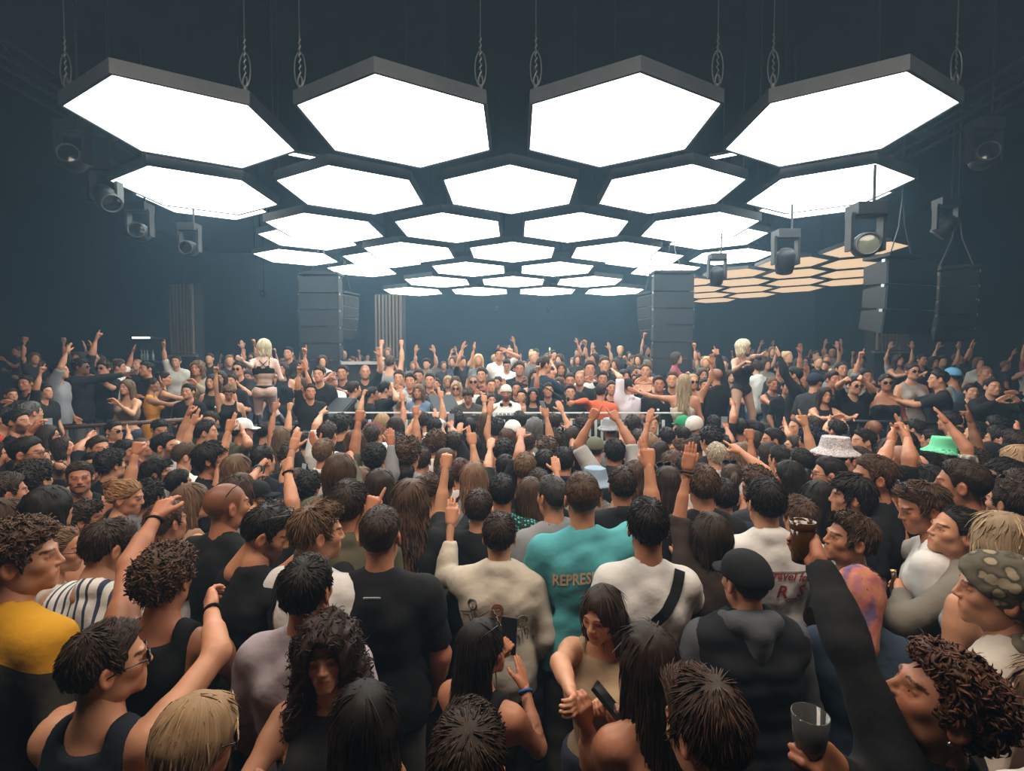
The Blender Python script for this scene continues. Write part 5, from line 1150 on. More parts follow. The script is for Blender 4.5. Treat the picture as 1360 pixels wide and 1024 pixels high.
# left platform
S(108, 487, 23, 75, 'curly', HB, 'suit', BK, skin=SKD, glasses='sunglasses', L=(92, 490, 90, 463, 'n', 'f', 'open'), R=(140, 502, 172, 496, 'f', 'f', 'flat'), label='man in a dark suit, one arm up and one stretched out', lm='the suited man with arm out')
S(121, 477, 22, 60, 'short', GR, 'shirt', BK, glasses='glasses', label='grey haired man in glasses behind the suited man'); S(168, 514, 24, 185, 'long', LB, 'crop', (.25, .16, .12), label='woman with long brown hair and brown top, left platform', lm='the woman with long brown hair', **F_)
S(203, 511, 23, 60, 'bun', HB, 'dress', (.62, .26, .035), L='head', R='fwd', skin=(.28, .13, .07), vox=.026, label='woman in a mustard yellow dress on the left platform', lm='the yellow dress', **F_); S(219, 503, 22, 60, 'bun', HB, 'tank', BK, R='fwd', label='dark haired woman right of the yellow dress, arm forward', **F_)
S(234, 480, 20, 170, 'short', DB, 'tee', (.5, .47, .42), z=Z2, label='man in a pale tee at the far left, under the slatted pillar'); S(262, 489, 22, 175, 'wavy', LB, 'jacket', (.35, .28, .2), label='woman with wavy fair hair and tan jacket, left platform', **F_); S(282, 507, 24, 180, 'long', HB, 'tank', BK, label='woman with straight black hair in black, left platform', **F_)
S(34, 509, 24, 170, 'short', DB, 'suit', BK); S(80, 492, 24, 70, 'short', HB, 'shirt', GY, R='up:open'); S(138, 489, 22, 180, 'curly', DB, 'shirt', BK, glasses='sunglasses'); S(158, 488, 20, 60, 'short', DB, 'tee', WH); S(182, 484, 20, 180, 'bald', DB, 'tee', BK, z=Z2); S(194, 490, 20, 200, 'short', HB)
S(317, 490, 22, 180, 'short', HB, 'shirt', BK, glasses='sunglasses'); S(308, 506, 20, 180, 'short', DB); S(292, 502, 22, 160, 'wavy', DB, 'tank', BK, **F_); S(304, 520, 22, 150, 'curly', LB, 'tank', BK, head=(0, -30, 0), **F_); S(330, 501, 18, 180, 'short', DB, 'tee', BK, R='phone:grip')
S(383, 469, 17, 180, 'short', HB, 'suit', BK, z=Z2); S(402, 512, 20, 200, 'wavy', BR, 'crop', BK, label='woman with wavy hair in black crop top by the left dancer', **F_); S(404, 488, 18, 180, 'bun', HB, 'tank', BK, **F_); S(424, 497, 22, 180, 'short', DB, 'shirt', BK)
S(442, 506, 24, 120, 'short', HB, 'tee', WH, head=(0, 25, 0), glasses='sunglasses', R='head', label='man in white tee with head thrown back, by the wedge monitor', lm='the white tee with head back'); S(471, 517, 24, 50, 'short', DB, 'shirt', (.16, .15, .12), R=(478, 545, 484, 518, 'n', 'f', 'fist'), label='man in a khaki shirt raising a fist, stage left', lm='the khaki shirt')
S(485, 494, 20, 160, 'bald', DB, 'tee', BK); S(495, 524, 24, 70, 'short', HB, 'tee', BK); S(512, 517, 23, 60, 'short', HB, 'tee', BK, R=(527, 530, 519, 510, 'n', 'f', 'fist')); S(532, 533, 22, 150, 'wig', (.66, .56, .40), 'bra', (.3, .18, .12), head=(0, -20, 0), label='platinum blonde woman with bare back at stage left', lm='the platinum woman', **F_)
S(518, 482, 19, 0, 'short', BR, 'tank', GY, L='high:fist', R='high:fist', label='person with both fists up in front of the slatted pillar', lm='the person with both fists up'); S(545, 506, 22, 180, 'short', HB, 'hoodie', (.4, .42, .44)); S(556, 520, 22, 190, 'wavy', LB, 'shirt', (.12, .16, .24), **F_); S(530, 502, 21, 180, 'short', BR); S(556, 500, 21, 175, 'fade', DB)
S(571, 505, 21, 180, 'fade', DB); S(579, 510, 20, 180, 'bun', DB, 'tank', BK, **F_); S(595, 507, 22, 175, 'bob', BL, 'jacket', BK, label='blonde woman in dark jacket left of the man in brown tee', **F_); S(605, 508, 20, 180, 'wavy', BR, 'tank', CR, **F_); S(629, 507, 19, 180, 'slick', GR, 'tank', WH, glasses='sunglasses', label='man in dark glasses and white tank above the brown tee')
S(606, 516, 19, 180, 'wavy', BL, 'tank', CR, glasses='sunglasses', **F_); S(640, 498, 20, 190, 'short', DB); S(663, 471, 19, 175, 'short', HB, 'tee', (.6, .58, .54), L='head', z=Z2, label='man in white tee with a hand on his head, above the DJ', lm='the hand-on-head man'); S(673, 484, 20, 178, 'fade', HB, 'tee', WH, head=(0, -25, 0), z=Z2, label='man in white tee looking down, just behind the DJ')
S(690, 490, 20, 180, 'short', DB); S(652, 512, 20, 160, 'fade', BR); S(661, 508, 20, 200, 'bun', DB, 'tank', BK, **F_); S(686, 516, 21, 180, 'short', HB, 'tee', BK); S(693, 526, 22, 190, 'short', HB, 'shirt', BK); S(708, 524, 22, 180, 'long', HB, 'tank', BK, **F_)
S(723, 485, 23, 60, 'fade', DB, 'tee', NV, R='phone:claw', label='man in dark tee standing tall, turned right, centre stage', lm='the tall man in dark tee'); S(731, 497, 20, 170, 'short', DB, 'tee', BK, R=(739, 492, 730, 474, 'f', 'f', 'grip'), label='person holding up a bottle at centre stage'); S(728, 518, 21, 180, 'fade', DB, 'tee', BK); S(742, 510, 21, 200, 'long', BR, 'tank', BN, R='up:claw', **F_)
S(757, 506, 22, 180, 'fade', DB, 'tee', BK); S(757, 521, 21, 180, 'short', HB, 'tee', BK); S(770, 502, 21, 190, 'bald', DB, 'tee', BK, R='drink:grip'); S(783, 490, 21, 178, 'short', DB, 'shirt', WH); S(803, 484, 21, 180, 'fade', BR, 'suit', BK); S(800, 503, 20, 180, 'short', HB); S(812, 515, 20, 180, 'bun', DB, 'tank', BK, **F_)
S(830, 500, 20, 170, 'wavy', HB, 'tank', BK, **F_); S(745, 490, 19, 180, 'wavy', BR, 'tank', BK, **F_); S(710, 500, 20, 180, 'wavy', DB, 'tank', GY, **F_); S(875, 510, 22, 190, 'short', DB, 'tee', BK); S(893, 504, 22, 200, 'fade', BR, 'tee', BK); S(933, 498, 21, 180, 'long', BR, 'tank', BK, **F_); S(936, 512, 19, 180, 'short', DB)
S(970, 500, 17, 180, 'wavy', DB, 'tank', BK, **F_); S(1037, 490, 20, 180, 'short', DB, 'tee', BK); S(1068, 490, 20, 175, 'wavy', HB, 'tank', DG, **F_); S(1118, 490, 20, 185, 'short', DB, 'shirt', (.25, .25, .25)); S(1150, 500, 20, 180, 'short', HB, 'shirt', GY); S(1160, 520, 21, 180, 'short', HB)
S(1225, 478, 19, 180, 'short', HB, 'tee', BK, z=Z2); S(60, 520, 24, 90, 'short', HB); S(15, 525, 24, 110, 'fade', DB, 'tee', BK); S(20, 540, 26, 70, 'wavy', DB, 'tank', BK, **F_); S(250, 520, 22, 180, 'short', HB); S(338, 492, 18, 180, 'short', DB)
S(376, 490, 18, 180, 'wavy', DB, 'tank', BK, **F_); S(412, 520, 22, 150, 'short', DB); S(455, 495, 20, 180, 'short', HB); S(1290, 520, 22, 190, 'short', HB, 'tee', BK); S(1045, 514, 20, 180, 'short', HB); S(1095, 525, 22, 180, 'wavy', DB, 'tank', BK, **F_)
STAGE_N = len(ROW)
# ------------------------------------------------------------------ place everyone
def size(k):   # scale that lets the head sit on its pixel at this head size
    return (CAM_H - k['z']) / (1.632 + (k['y'] - 485) * .245 / k['px'])
def px_for(k, s): return (k['y'] - 485) * .245 / ((CAM_H - k['z']) / s - 1.632)
for i, k in enumerate(ROW):
    k['i'] = i; lo, hi = (.90, 1.09) if not k.get('fem') else (.87, 1.04)
    if k['px'] is None: k['px'] = px_for(k, 1)
    s = size(k)
    if k['y'] > 505 and not lo <= s <= hi: k['px'] = px_for(k, min(max(s, lo), hi))
    k['px0'] = k['px']
def pos(k):
    s = size(k); d = F_PX * .245 * s / k['px']; v = at_depth(k['x'], k['y'], d); return v
def keep(k):   # nobody stands through the stage fronts
    for _ in range(60):
        v = pos(k)
        if k['z'] == 0 and v.y > 6.55: k['px'] *= 1.01
        elif k['z'] == Z1 and v.y < 7.88 and k['y'] > 490: k['px'] *= .99
        elif k['z'] in (ZL, ZR) and v.y < 6.98: k['px'] *= .99
        elif k['z'] == Z2 and v.y < 10.3: k['px'] *= .985
        else: break
for k in ROW: keep(k)
for it in range(60):
    moved = 0
    Ps = [pos(k) for k in ROW]
    for i in range(len(ROW)):
        for j in range(i):
            a, b = ROW[i], ROW[j]
            if abs(a['z'] - b['z']) > .3: continue
            dx, dy = Ps[i].x - Ps[j].x, Ps[i].y - Ps[j].y
            if dx * dx + dy * dy < .43 ** 2:
                n, f = (a, b) if Ps[i].y < Ps[j].y else (b, a)
                if n['px'] < n['px0'] * 1.22: n['px'] *= 1.006; moved += 1
                if f['px'] > f['px0'] * .82: f['px'] *= .994; moved += 1
    if it % 5 == 4:
        for k in ROW: keep(k)
    if not moved: break

def desc(k):
    fem = k.get('fem'); n = 'woman' if fem else 'man'
    hat = next((h for h in ('cap', 'bucket', 'beanie') if k.get(h)), None)
    hs = k['hair']; tn = dict(tee='tee', shirt='shirt', jacket='jacket', tank='top', crop='crop top', long='sweater', suit='jacket', strapless='strapless top', hoodie='hoodie', bra='top', dress='dress').get(k['top'], 'top')
    col = TN.get(k['tc'], 'coloured'); col = {'diamond_cloth': 'patterned', 'camouflage_cloth': 'patterned', 'scribble_cloth': 'patterned'}.get(k.get('pat'), col)
    hairw = {'curly': 'curly ', 'bun': 'tied ', 'ponytail': 'tied ', 'long': 'long ', 'wavy': 'wavy ', 'longcurly': 'curly ', 'fade': 'cropped ', 'buzz': 'cropped ', 'bob': 'bobbed ', 'slick': 'sleek '}.get(hs, '')
    a = f'{CN.get(k["hc"], "dark")} {hairw}hair' if hs != 'bald' else None
    a = (hairw + CN.get(k['hc'], 'dark')).replace('  ', ' ') + ' haired' if hs != 'bald' else 'bald'
    if hat: a = {'cap': 'capped', 'bucket': 'bucket hatted', 'beanie': 'beanie wearing'}[hat]
    e = ''
    arms = [k.get(s) for s in 'LR' if k.get(s)]
    up = [x for x in arms if (isinstance(x, tuple) and x[3] < k['y'] + 4) or (isinstance(x, str) and x.split(':')[0] in ('up', 'high'))]
    if len(up) > 1: e = ', both hands up'
    elif up: e = ', one hand up'
    elif k.get('glasses') and ':head' not in k['glasses']: e = ' and glasses'
    elif k.get('beard'): e = ' and beard'
    return f'{a} {n} in {col} {tn}{e}'
LMS = [(k['x'], k['y'], k['lm'], k) for k in ROW if 'lm' in k] + [(350, 475, 'the left dancer', None), (987, 475, 'the right dancer', None)]
used = {}
def locate(k, x, y):
    c = sorted((math.hypot(x - a, (y - b) * 1.3), t, a, b) for a, b, t, q in LMS if q is not k)
    out = []
    for d, t, a, b in c[:6]:
        dx, dy = x - a, y - b
        w = ('right of ' if dx > 0 else 'left of ') if abs(dx) > abs(dy) * 1.2 else ('behind ' if dy < 0 else 'in front of ') if abs(dx) < abs(dy) * .5 else ('behind and right of ' if dx > 0 else 'behind and left of ') if dy < 0 else ('in front and right of ' if dx > 0 else 'in front and left of ')
        out.append(w + t)
    return out
def auto_label(k, head, x, y):
    for w in locate(k, x, y):
        t = f'{head}, {w}' if ',' not in head else f'{head} {w}'
        t = ' '.join(t.split())
        if t not in used and len(t.replace('-', ' ').split()) <= 16: used[t] = 1; return t
    for o in ('another', 'a further'):
        t = f'{o} {head} near {LMS[0][2]}'
        if t not in used: used[t] = 1; return t
    return head
for k in ROW:
    if 'label' in k: used[k['label']] = 1
for k in ROW:
    if 'label' not in k: k['label'] = auto_label(k, desc(k), k['x'], k['y'])

PEOPLE = {}
ra = random.Random(5)
for k in ROW[36:FLOOR_N]:
    if not any(s in k for s in 'LR') and k['px'] < 46 and ra.random() < .22: k[ra.choice('LR')] = ra.choice(['up:open', 'high:fist', 'high:point', 'up:peace', 'phone:grip', 'fwdup:open'])
for k in ROW[FLOOR_N:]:
    if not any(s in k for s in 'LR'):
        l, r = ra.choice([('down', 'drink:grip'), ('bent', 'bent'), ('phone:relaxed', 'down'), ('down', 'bent'), ('up:open', 'down'), ('fwd', 'fwd'), ('cross', 'cross'), ('clap', 'clap'), ('down', 'high:point'), ('bent', 'drink:grip')])
        k['L'], k['R'] = l, r
for k in ROW:
    k['s'] = size(k); k.setdefault('skin', SK[k['i'] % 5])
    k.setdefault('pc', [(.02, .022, .03), (.05, .06, .09), (.03, .03, .03), (.10, .095, .085)][k['i'] % 4])
    r, B = person(k); tag(r, k['label'], 'person'); k['B'] = B; k['root'] = r
    if k['z'] and not k.get('group'): r['group'] = 'guests on the stage and platforms'
    else: r['group'] = 'crowd on the dance floor'
    PEOPLE[k['label']] = k
def who(t): return next(k for k in ROW if k.get('lm') == t)

# ------------------------------------------------------------------ print, straps and small things worn
def bvh(o):
    me = o.data; return BVHTree.FromPolygons([v.co for v in me.vertices], [p.vertices for p in me.polygons])
def on_back(tree, u, z, off=.004, front=False):
    if z > 1.33 and not front:
        a = (z - 1.33) / .17 * 1.35; n = Vector((0, -math.cos(a), math.sin(a))); h = tree.ray_cast(Vector((u, -.02, 1.33)) + n * .6, -n); return h[0] + n * off if h[0] else None
    o = Vector((u, 1.0 if front else -1.0, z)); h = tree.ray_cast(o, Vector((0, -1 if front else 1, 0)))
    return h[0] + Vector((0, off if front else -off, 0)) if h[0] else None
def text_on_back(k, body, size_, u0, z0, mat, name='lettering', shear=0, slope=0, sx=1.0):
    c = bpy.data.curves.new('t', 'FONT'); c.body = body; c.size = size_; c.shear = shear; c.align_x = 'CENTER'; c.resolution_u = 2; c.offset = size_ * .022
    o = bpy.data.objects.new('t', c); COL.objects.link(o); bpy.context.view_layer.update()
    me = bpy.data.meshes.new_from_object(o.evaluated_get(bpy.context.evaluated_depsgraph_get())); bpy.data.objects.remove(o)
    import bmesh
    bm = bmesh.new(); bm.from_mesh(me); bmesh.ops.triangulate(bm, faces=bm.faces)
    for _ in range(2):
        bmesh.ops.subdivide_edges(bm, edges=[e for e in bm.edges if e.calc_length() > size_ * .22], cuts=1); bmesh.ops.triangulate(bm, faces=bm.faces)
    tree = bvh(k['B'].top)
    for v in bm.verts:
        u, z = u0 + v.co.x * sx, z0 + v.co.y + slope * v.co.x; p = on_back(tree, u, z); v.co = p if p is not None else Vector((u, -.15, z))
    bm.to_mesh(me); bm.free(); me.materials.clear(); me.materials.append(mat); return link(name, me, k['root'])
def ribbon(k, pts, width, mat, name, off=.008, color=None, front=False, closed_thick=.004):
    """flat strap that follows the garment; pts are (u, z) on the back"""
    tree = bvh(k['B'].top); L = []
    n = 22
    for i in range(n + 1):
        t = i / n * (len(pts) - 1); j = min(int(t), len(pts) - 2); u = pts[j][0] + (pts[j + 1][0] - pts[j][0]) * (t - j); z = pts[j][1] + (pts[j + 1][1] - pts[j][1]) * (t - j)
        p = on_back(tree, u, z, off, front)
        if p is not None: L.append((p, (u, z)))
    if len(L) < 3: return
    v, f = [], []
    for i, (p, q) in enumerate(L):
        a, b = L[max(i - 1, 0)][1], L[min(i + 1, len(L) - 1)][1]; d = Vector((b[0] - a[0], 0, b[1] - a[1])).normalized(); s = Vector((d.z, 0, -d.x)) * width / 2
        e = Vector((0, closed_thick if front else -closed_thick, 0)); v += [p - s, p + s, p + s + e, p - s + e]
        if i: o = 4 * (i - 1); f += [(o, o + 1, o + 5, o + 4), (o + 1, o + 2, o + 6, o + 5), (o + 2, o + 3, o + 7, o + 6), (o + 3, o, o + 4, o + 7)]
    m = MB().add(v, f); return m.build(name, mat, k['root'], False, color)
def strokes(k, lines, mat, name, r=.0022):
    tree = bvh(k['B'].top); m = MB()
    for ln in lines:
        pts = [on_back(tree, u, z, .002) for u, z in ln]; pts = [p for p in pts if p is not None]
        if len(pts) > 1: m.tube(pts, r, 4)
    if m.v: m.build(name, mat, k['root'])
INK = M('copper_print', (.62, .40, .24), .6); REDINK = M('red_thread', (.30, .02, .02), .7); GREYINK = M('pale_print', (.55, .55, .55), .6); TEALINK = M('faded_print', (.16, .16, .15), .7)
ORINK = M('rust_thread', (.36, .11, .035), .7); DKINK = M('dark_thread', (.07, .06, .07), .7); PALEINK = M('faint_thread', (.26, .24, .16), .7)
k = who('the turquoise tee')
text_on_back(k, 'REPRESENT', .074, -.012, 1.275, INK, slope=.10, sx=.76); text_on_back(k, 'OWNERS CLUB', .026, .02, 1.235, TEALINK, 'small_lettering', slope=.10)
strokes(k, [[(-.02 + .01 * i, 1.215 + .001 * i) for i in range(12)], [(-.01 + .01 * i, 1.203 + .001 * i) for i in range(10)]], TEALINK, 'small_print')
k = who('the broad black tee'); strokes(k, [[(-.036 + .006 * i, 1.425), (-.033 + .006 * i, 1.425)] for i in range(12)], GREYINK, 'small_print', .004)
k = who('the red embroidered shirt')
text_on_back(k, 'travel for', .056, .055, 1.295, REDINK, 'red_script', .35, -.10); text_on_back(k, 'R  S', .085, .055, 1.21, REDINK, 'red_script', .25, .02); text_on_back(k, 'om', .045, .06, 1.185, REDINK, 'red_script', .3)
ribbon(k, [(-.20, 1.335), (.20, 1.335)], .004, CLOTH, 'yoke_seam', .002, (.30, .27, .25), closed_thick=.002)
k = who('the cream jacket')
def figure(cx, cz, s, seed):
    r = random.Random(seed); L = []
    ring = lambda a, b, x, z, n=22, j=.06: [(cx + s * (x + a * math.cos(t) * (1 + r.uniform(-j, j))), cz + s * (z + b * math.sin(t) * (1 + r.uniform(-j, j)))) for t in [2 * math.pi * i / n for i in range(n + 1)]]
    L += [ring(.42, .48, 0, .9), ring(.30, .36, .02, .84), ring(.36, .42, .03, .92)]
    L += [[(cx + s * x, cz + s * z) for x, z in q] for q in ([(-.12, .95), (-.02, .97)], [(.08, .97), (.18, .94)], [(.02, .92), (.05, .80), (0, .78)], [(-.06, .68), (.04, .66), (.12, .69)],
          [(-.12, .5), (-.14, .25), (-.5, .12), (-.9, -.1), (-1.2, -.3)], [(.12, .5), (.14, .25), (.4, .1), (.5, -.3), (.38, -.9)], [(-1.2, -.3), (-.8, -.3), (-.35, -.15), (-.2, -.6), (-.25, -1.1)], [(-.1, .2), (0, -.3), (.05, -1.0)], [(.15, .2), (.2, -.2), (.3, -.5)])]
    return L
for cx, cz, s, m_, sd in ((-.005, 1.235, .075, ORINK, 1), (-.135, 1.275, .058, DKINK, 2), (.125, 1.18, .064, PALEINK, 3)): strokes(k, figure(cx, cz, s, sd), m_, 'embroidery', .0017)
k = who('the white tee with wide strap'); ribbon(k, [(.125, 1.50), (.09, 1.40), (.05, 1.33), (-.20, 1.06)], .045, CLOTH, 'strap', .010, BK)
k = who('the white tee with thin strap'); ribbon(k, [(-.12, 1.50), (-.125, 1.40), (-.13, 1.30), (-.06, 1.12), (.02, 1.0)], .022, CLOTH, 'strap', .010, BK)
k = who('the plaid shirt'); ribbon(k, [(.125, 1.50), (.12, 1.40), (.10, 1.30), (-.05, 1.10)], .03, CLOTH, 'strap', .010, BK)
for k in ROW:
    if k.get('logo'):
        for u0, u1 in ((-.085, -.005), (.075, .115)): ribbon(k, [((u0 + u1) / 2, 1.33), ((u0 + u1) / 2, 1.24)], u1 - u0, CLOTH, 'red_patch', .004, (.55, .06, .08))
    if k.get('necklace'):
        m = MB(); n = 20; B = k['B']
        m.tube([B.T((.060 * math.sin(a), -.012 + .078 * math.cos(a), 1.44 - .06 * max(0, math.cos(a)))) for a in [2 * math.pi * i / n for i in range(n + 1)]], .003, 5, False); m.build('necklace', WIRE, k['root'], True)
    if k.get('headphones'):
        m = MB(); B = k['B']; n = 14
        m.tube([B.T((.085 * math.cos(a), .03 - .075 * math.sin(a), 1.47)) for a in [math.pi * i / n for i in range(n + 1)]], .012, 6)
        for s in (-1, 1): m.lathe([(0, -.015), (.028, -.015), (.031, 0), (.028, .015), (0, .015)], 12, B.T((s * .07, .075, 1.45)), Matrix.Rotation(1.2, 3, 'X'))
        m.build('headphones', BLACK, k['root'], True)
    if k.get('mo'):
        f = Field((-.045, .065, -.075), (.04, .12, -.03), .004); f.cap((-.030, .090, -.056), (-.003, .098, -.049), .0062, .0060, k=.004); f.cap((.030, .090, -.056), (.003, .098, -.049), .0062, .0060, k=.004); v, q = f.surf()
        B = k['B']; o = link('moustache', mesh_np('moustache', v, q, tint=np.ones((len(v), 3)), mats=[HAIR]), k['root'], None, (.13, .065, .04)); o.matrix_local = Matrix.Translation(B.hc) @ B.HR.to_4x4()
    if k.get('bead'):
        B = k['B']; o = MB().lathe([(0, -.006), (.006, 0), (0, .006)], 8).build('earring', STEEL, k['root'], True); o.matrix_local = Matrix.Translation(B.hc) @ B.HR.to_4x4() @ Matrix.Translation((-.091, -.002, -.044))

# ------------------------------------------------------------------ the two dancers
def dancer(label, **k):
    k.update(i=900 + len(ROW), vox=.019, label=label); k['s'] = size(k); k['hs'] = 1.0
    r, B = person(k); tag(r, label, 'person', 'dancers on the podiums'); k['B'] = B; k['root'] = r; return k
def boot(k, a, kn, up=.30, mat=None):
    a, kn = Vector(a), Vector(kn); m = MB(); d = norm(kn - a)
    m.tube([a + Vector((0, 0, -.06)), a, a + d * up * .5, a + d * up], [.045, .043, .052, .058], 12); m.tube([a + Vector((0, -.04, -.05)), a + Vector((0, .05, -.055)), a + Vector((0, .15, -.066))], [.042, .040, .026], 10); m.box(a + Vector((0, -.035, -.085)), (.035, .04, .06))
    m.build('boot', mat or BLACK, k['root'], True)
D1L = (((.095, 0, .90), (.10, .27, .59), (.36, .10, .28)), ((-.095, 0, .90), (-.12, .24, .56), (-.07, .08, .28)))
k = dancer('blonde dancer in a pale patterned bodysuit, seen from behind on the left podium', x=350.5, y=461, px=20.2, z=1.38, yaw=-20, hair='wig', hc=WB, fem=1, top='bra', tc=BK, skin=(.60, .42, .35), L=(333, 487, 318, 477, 'n', 'n', 'claw'), R='bent', legs=D1L, pc=(.66, .5, .45), legwear='leggings', head=(-20, 0, 0))
for c in k['root'].children:
    if c.name.startswith('leggings'): c.data.materials.clear(); c.data.materials.append(PAT['catsuit_cloth'])
MB().tube([(.132 * math.cos(a) * .95, .108 * math.sin(a), 1.0) for a in [2 * math.pi * i / 20 for i in range(21)]], .022, 8, False).build('belt', BLACK, k['root'], True)
MB().tube([(-.10, -.120, 1.26), (-.02, -.125, 1.33), (.06, -.105, 1.42)], .006, 5).build('back_strap', BLACK, k['root']); MB().tube([(.10, -.120, 1.26), (.02, -.125, 1.33), (-.06, -.105, 1.42)], .006, 5).build('back_strap', BLACK, k['root'])
for L in D1L: boot(k, L[2], L[1])
D2L = (((.095, 0, .90), (.20, .06, .51), (.28, .0, .11)), ((-.095, 0, .90), (-.19, .05, .51), (-.22, .02, .11)))
k = dancer('blonde dancer in a black bodysuit with bare legs on the right podium', x=987.5, y=461, px=19.8, z=1.28, yaw=160, hair='wig', hc=WB, fem=1, top='swim', tc=(.018, .016, .018), skin=(.46, .27, .19), L=(1000, 474, 1015, 471, 'n', 'f', 'relaxed'), R=(975, 492, 992, 480, 'n', 'n', 'claw'), legs=D2L, bare_legs=1, head=(-48, 0, 0), tattoo='LR')
for L in D2L: boot(k, L[2], L[1], .12)

# ------------------------------------------------------------------ things in hands
PHONE = M('phone_body', (.015, .015, .017), .25, .5); SCREEN = M('phone_screen', (.25, .30, .34), .2, emit=.25); DARKSCREEN = M('dark_screen', (.012, .013, .016), .08, .6)
AMBER = M('dark_amber_drink', (.075, .032, .008), .12, .6, trans=.25); CLEAR = M('clear_plastic', (.85, .83, .80), .08, .5, trans=.95); BEER = M('brown_bottle', (.06, .022, .006), .12, .6)
def hold_point(k, side):
    B = k['B']; S, E, W, fd, n, hp, sx = B.arms[side]; w = B.mat @ (W + fd * .078 + n * .026); return w, (B.mat.to_3x3() @ fd).normalized(), (B.mat.to_3x3() @ n).normalized()
def short(k): return k.get('lm') or 'the ' + k['label'].split(',')[0]
def place_held(o, label, cat, group=None):
    o.parent = None; tag(o, label, cat, group)
def phone(k, side, lit=True, tilt=0, big=1.0, lab=None):
    w, fd, n = hold_point(k, side); face = k['B'].mat @ k['B'].hc; to = (face - w); to.z *= .5; to.normalize()
    up = Vector((0, 0, 1)); x = up.cross(to).normalized(); up = to.cross(x)
    R = Matrix((x, -to, up)).transposed(); R = R @ Matrix.Rotation(tilt, 3, 'Y')
    e = empty('phone', w + up * .03); e.rotation_euler = R.to_euler(); e.scale = (big,) * 3
    MB().box((0, 0, 0), (.074, .010, .152)).build('body', PHONE, e); MB().box((0, -.006, 0), (.068, .003, .144)).build('screen', SCREEN if lit else DARKSCREEN, e); MB().box((.018, .006, .055), (.026, .003, .028)).build('camera', DARKGLASS, e)
    t = lab or f'phone held up by {short(k)}'
    n_ = 1
    while t in used: n_ += 1; c_ = locate(k, k['x'], k['y']); t = f'phone held up by a person {c_[min(n_ - 2, 5)]}'
    used[t] = 1; tag(e, t, 'phone', 'phones held in the crowd')
for k in ROW:
    for s in 'LR':
        a = k.get(s); hp = a.split(':') if isinstance(a, str) else None
        if k.get('lm') in ('the curly auburn man', 'the taupe shirt', 'the yellow fan', 'the orange-red top', 'the woman in beige', 'the tattooed woman', 'the long haired woman with phone', 'the bearded man looking down'): continue
        if (hp and hp[0] == 'phone' and 'grip' in hp) or (isinstance(a, tuple) and len(a) > 6 and a[6] == 'grip' and 'bottle' not in k['label']) or (hp and hp == ['up', 'grip']): phone(k, s)
k = who('the tattooed woman'); phone(k, 'L', False, 0, 1.0, 'black phone held to the face of the tattooed woman')
k = who('the long haired woman with phone'); phone(k, 'R', False, .35, 1.05, 'large black phone tilted in the hands of the long haired woman')
k = who('the bearded man looking down'); phone(k, 'R', True, 0, 1.0, 'phone held low by the bearded man looking down')
def drink(k, side, prof, mat, label, cat, name, upv=None, parts=(), dz=-.03, sc=1.0):
    w, fd, n = hold_point(k, side); e = empty(name, w + Vector((0, 0, dz)), 0, sc); 
    if upv is not None: e.rotation_euler = Vector(upv).to_track_quat('Z', 'Y').to_euler()
    MB().lathe(prof, 18).build('vessel', mat, e, True)
    for nm, pr, mt in parts: MB().lathe(pr, 18).build(nm, mt, e, True)
    used[label] = 1; tag(e, label, cat)
k = who('the curly auburn man')
drink(k, 'L', [(0, -.07), (.034, -.07), (.037, -.05), (.044, .075), (.041, .075), (.036, -.045), (0, -.045)], AMBER, 'dark amber drink in a tall glass held high above the tie-dye headscarf', 'glass', 'drinking_glass', None, [('rim', [(.0445, .055), (.046, .085), (.042, .085), (.041, .055)], AMBER)], -.005, .84)
drink(k, 'R', [(0, -.05), (.030, -.05), (.040, .06), (.038, .06), (.029, -.046), (0, -.046)], CLEAR, 'clear plastic cup held at the bottom edge by the curly auburn man', 'cup', 'plastic_cup', None, [('drink', [(0, -.045), (.028, -.045), (.032, .0), (0, .0)], AMBER)], .03)
k = who('the taupe shirt')
drink(k, 'L', [(0, -.12), (.029, -.12), (.031, -.10), (.031, .02), (.013, .07), (.012, .11), (0, .11)], BEER, 'brown beer bottle held by the man in the taupe shirt', 'bottle', 'beer_bottle', (-.05, .2, 1), [('label', [(.0315, -.08), (.0318, -.02)], M('bottle_label', (.5, .45, .3), .6)), ('cap', [(0, .118), (.014, .116), (.014, .104)], WIRE)])
k = next(q for q in ROW if 'holding up a bottle' in q['label'])
drink(k, 'R', [(0, -.10), (.036, -.10), (.038, -.06), (.036, .04), (.015, .10), (.014, .17), (0, .17)], CLEAR, 'pale champagne bottle held up at centre stage', 'bottle', 'champagne_bottle', None, [('cap', [(0, .19), (.016, .186), (.017, .12)], WIRE)])
# folding fans
def fan(loc, normal, rad, a0, a1, mat, label, n=13):
    e = empty('hand_fan', loc); q = Vector(normal).to_track_quat('Y', 'Z'); e.rotation_euler = q.to_euler(); tag(e, label, 'fan'); used[label] = 1
    for i in range(n):
        t0, t1 = a0 + (a1 - a0) * i / n, a0 + (a1 - a0) * (i + 1) / n; tm = (t0 + t1) / 2; P_ = lambda r, t, y: (r * math.cos(t), y, r * math.sin(t)); m = MB()
        v = [P_(rad * .42, t0, 0), P_(rad, t0, 0), P_(rad, tm, .012), P_(rad * .42, tm, .008), P_(rad, t1, 0), P_(rad * .42, t1, 0)]
        b = [(x, y + .002, z) for x, y, z in v]; m.add(v + b, [(0, 1, 2, 3), (3, 2, 4, 5), (9, 8, 7, 6), (11, 10, 8, 9), (0, 6, 7, 1), (5, 4, 10, 11), (1, 7, 8, 2), (2, 8, 10, 4)]); m.build('leaf', mat, e)
        m = MB(); m.box(((rad * .48) * math.cos(tm) / 1, .004, rad * .48 * math.sin(tm)), (rad * .96, .003, .007), Matrix.Rotation(-tm, 3, 'Y')); m.build('rib', M_RIB, e)
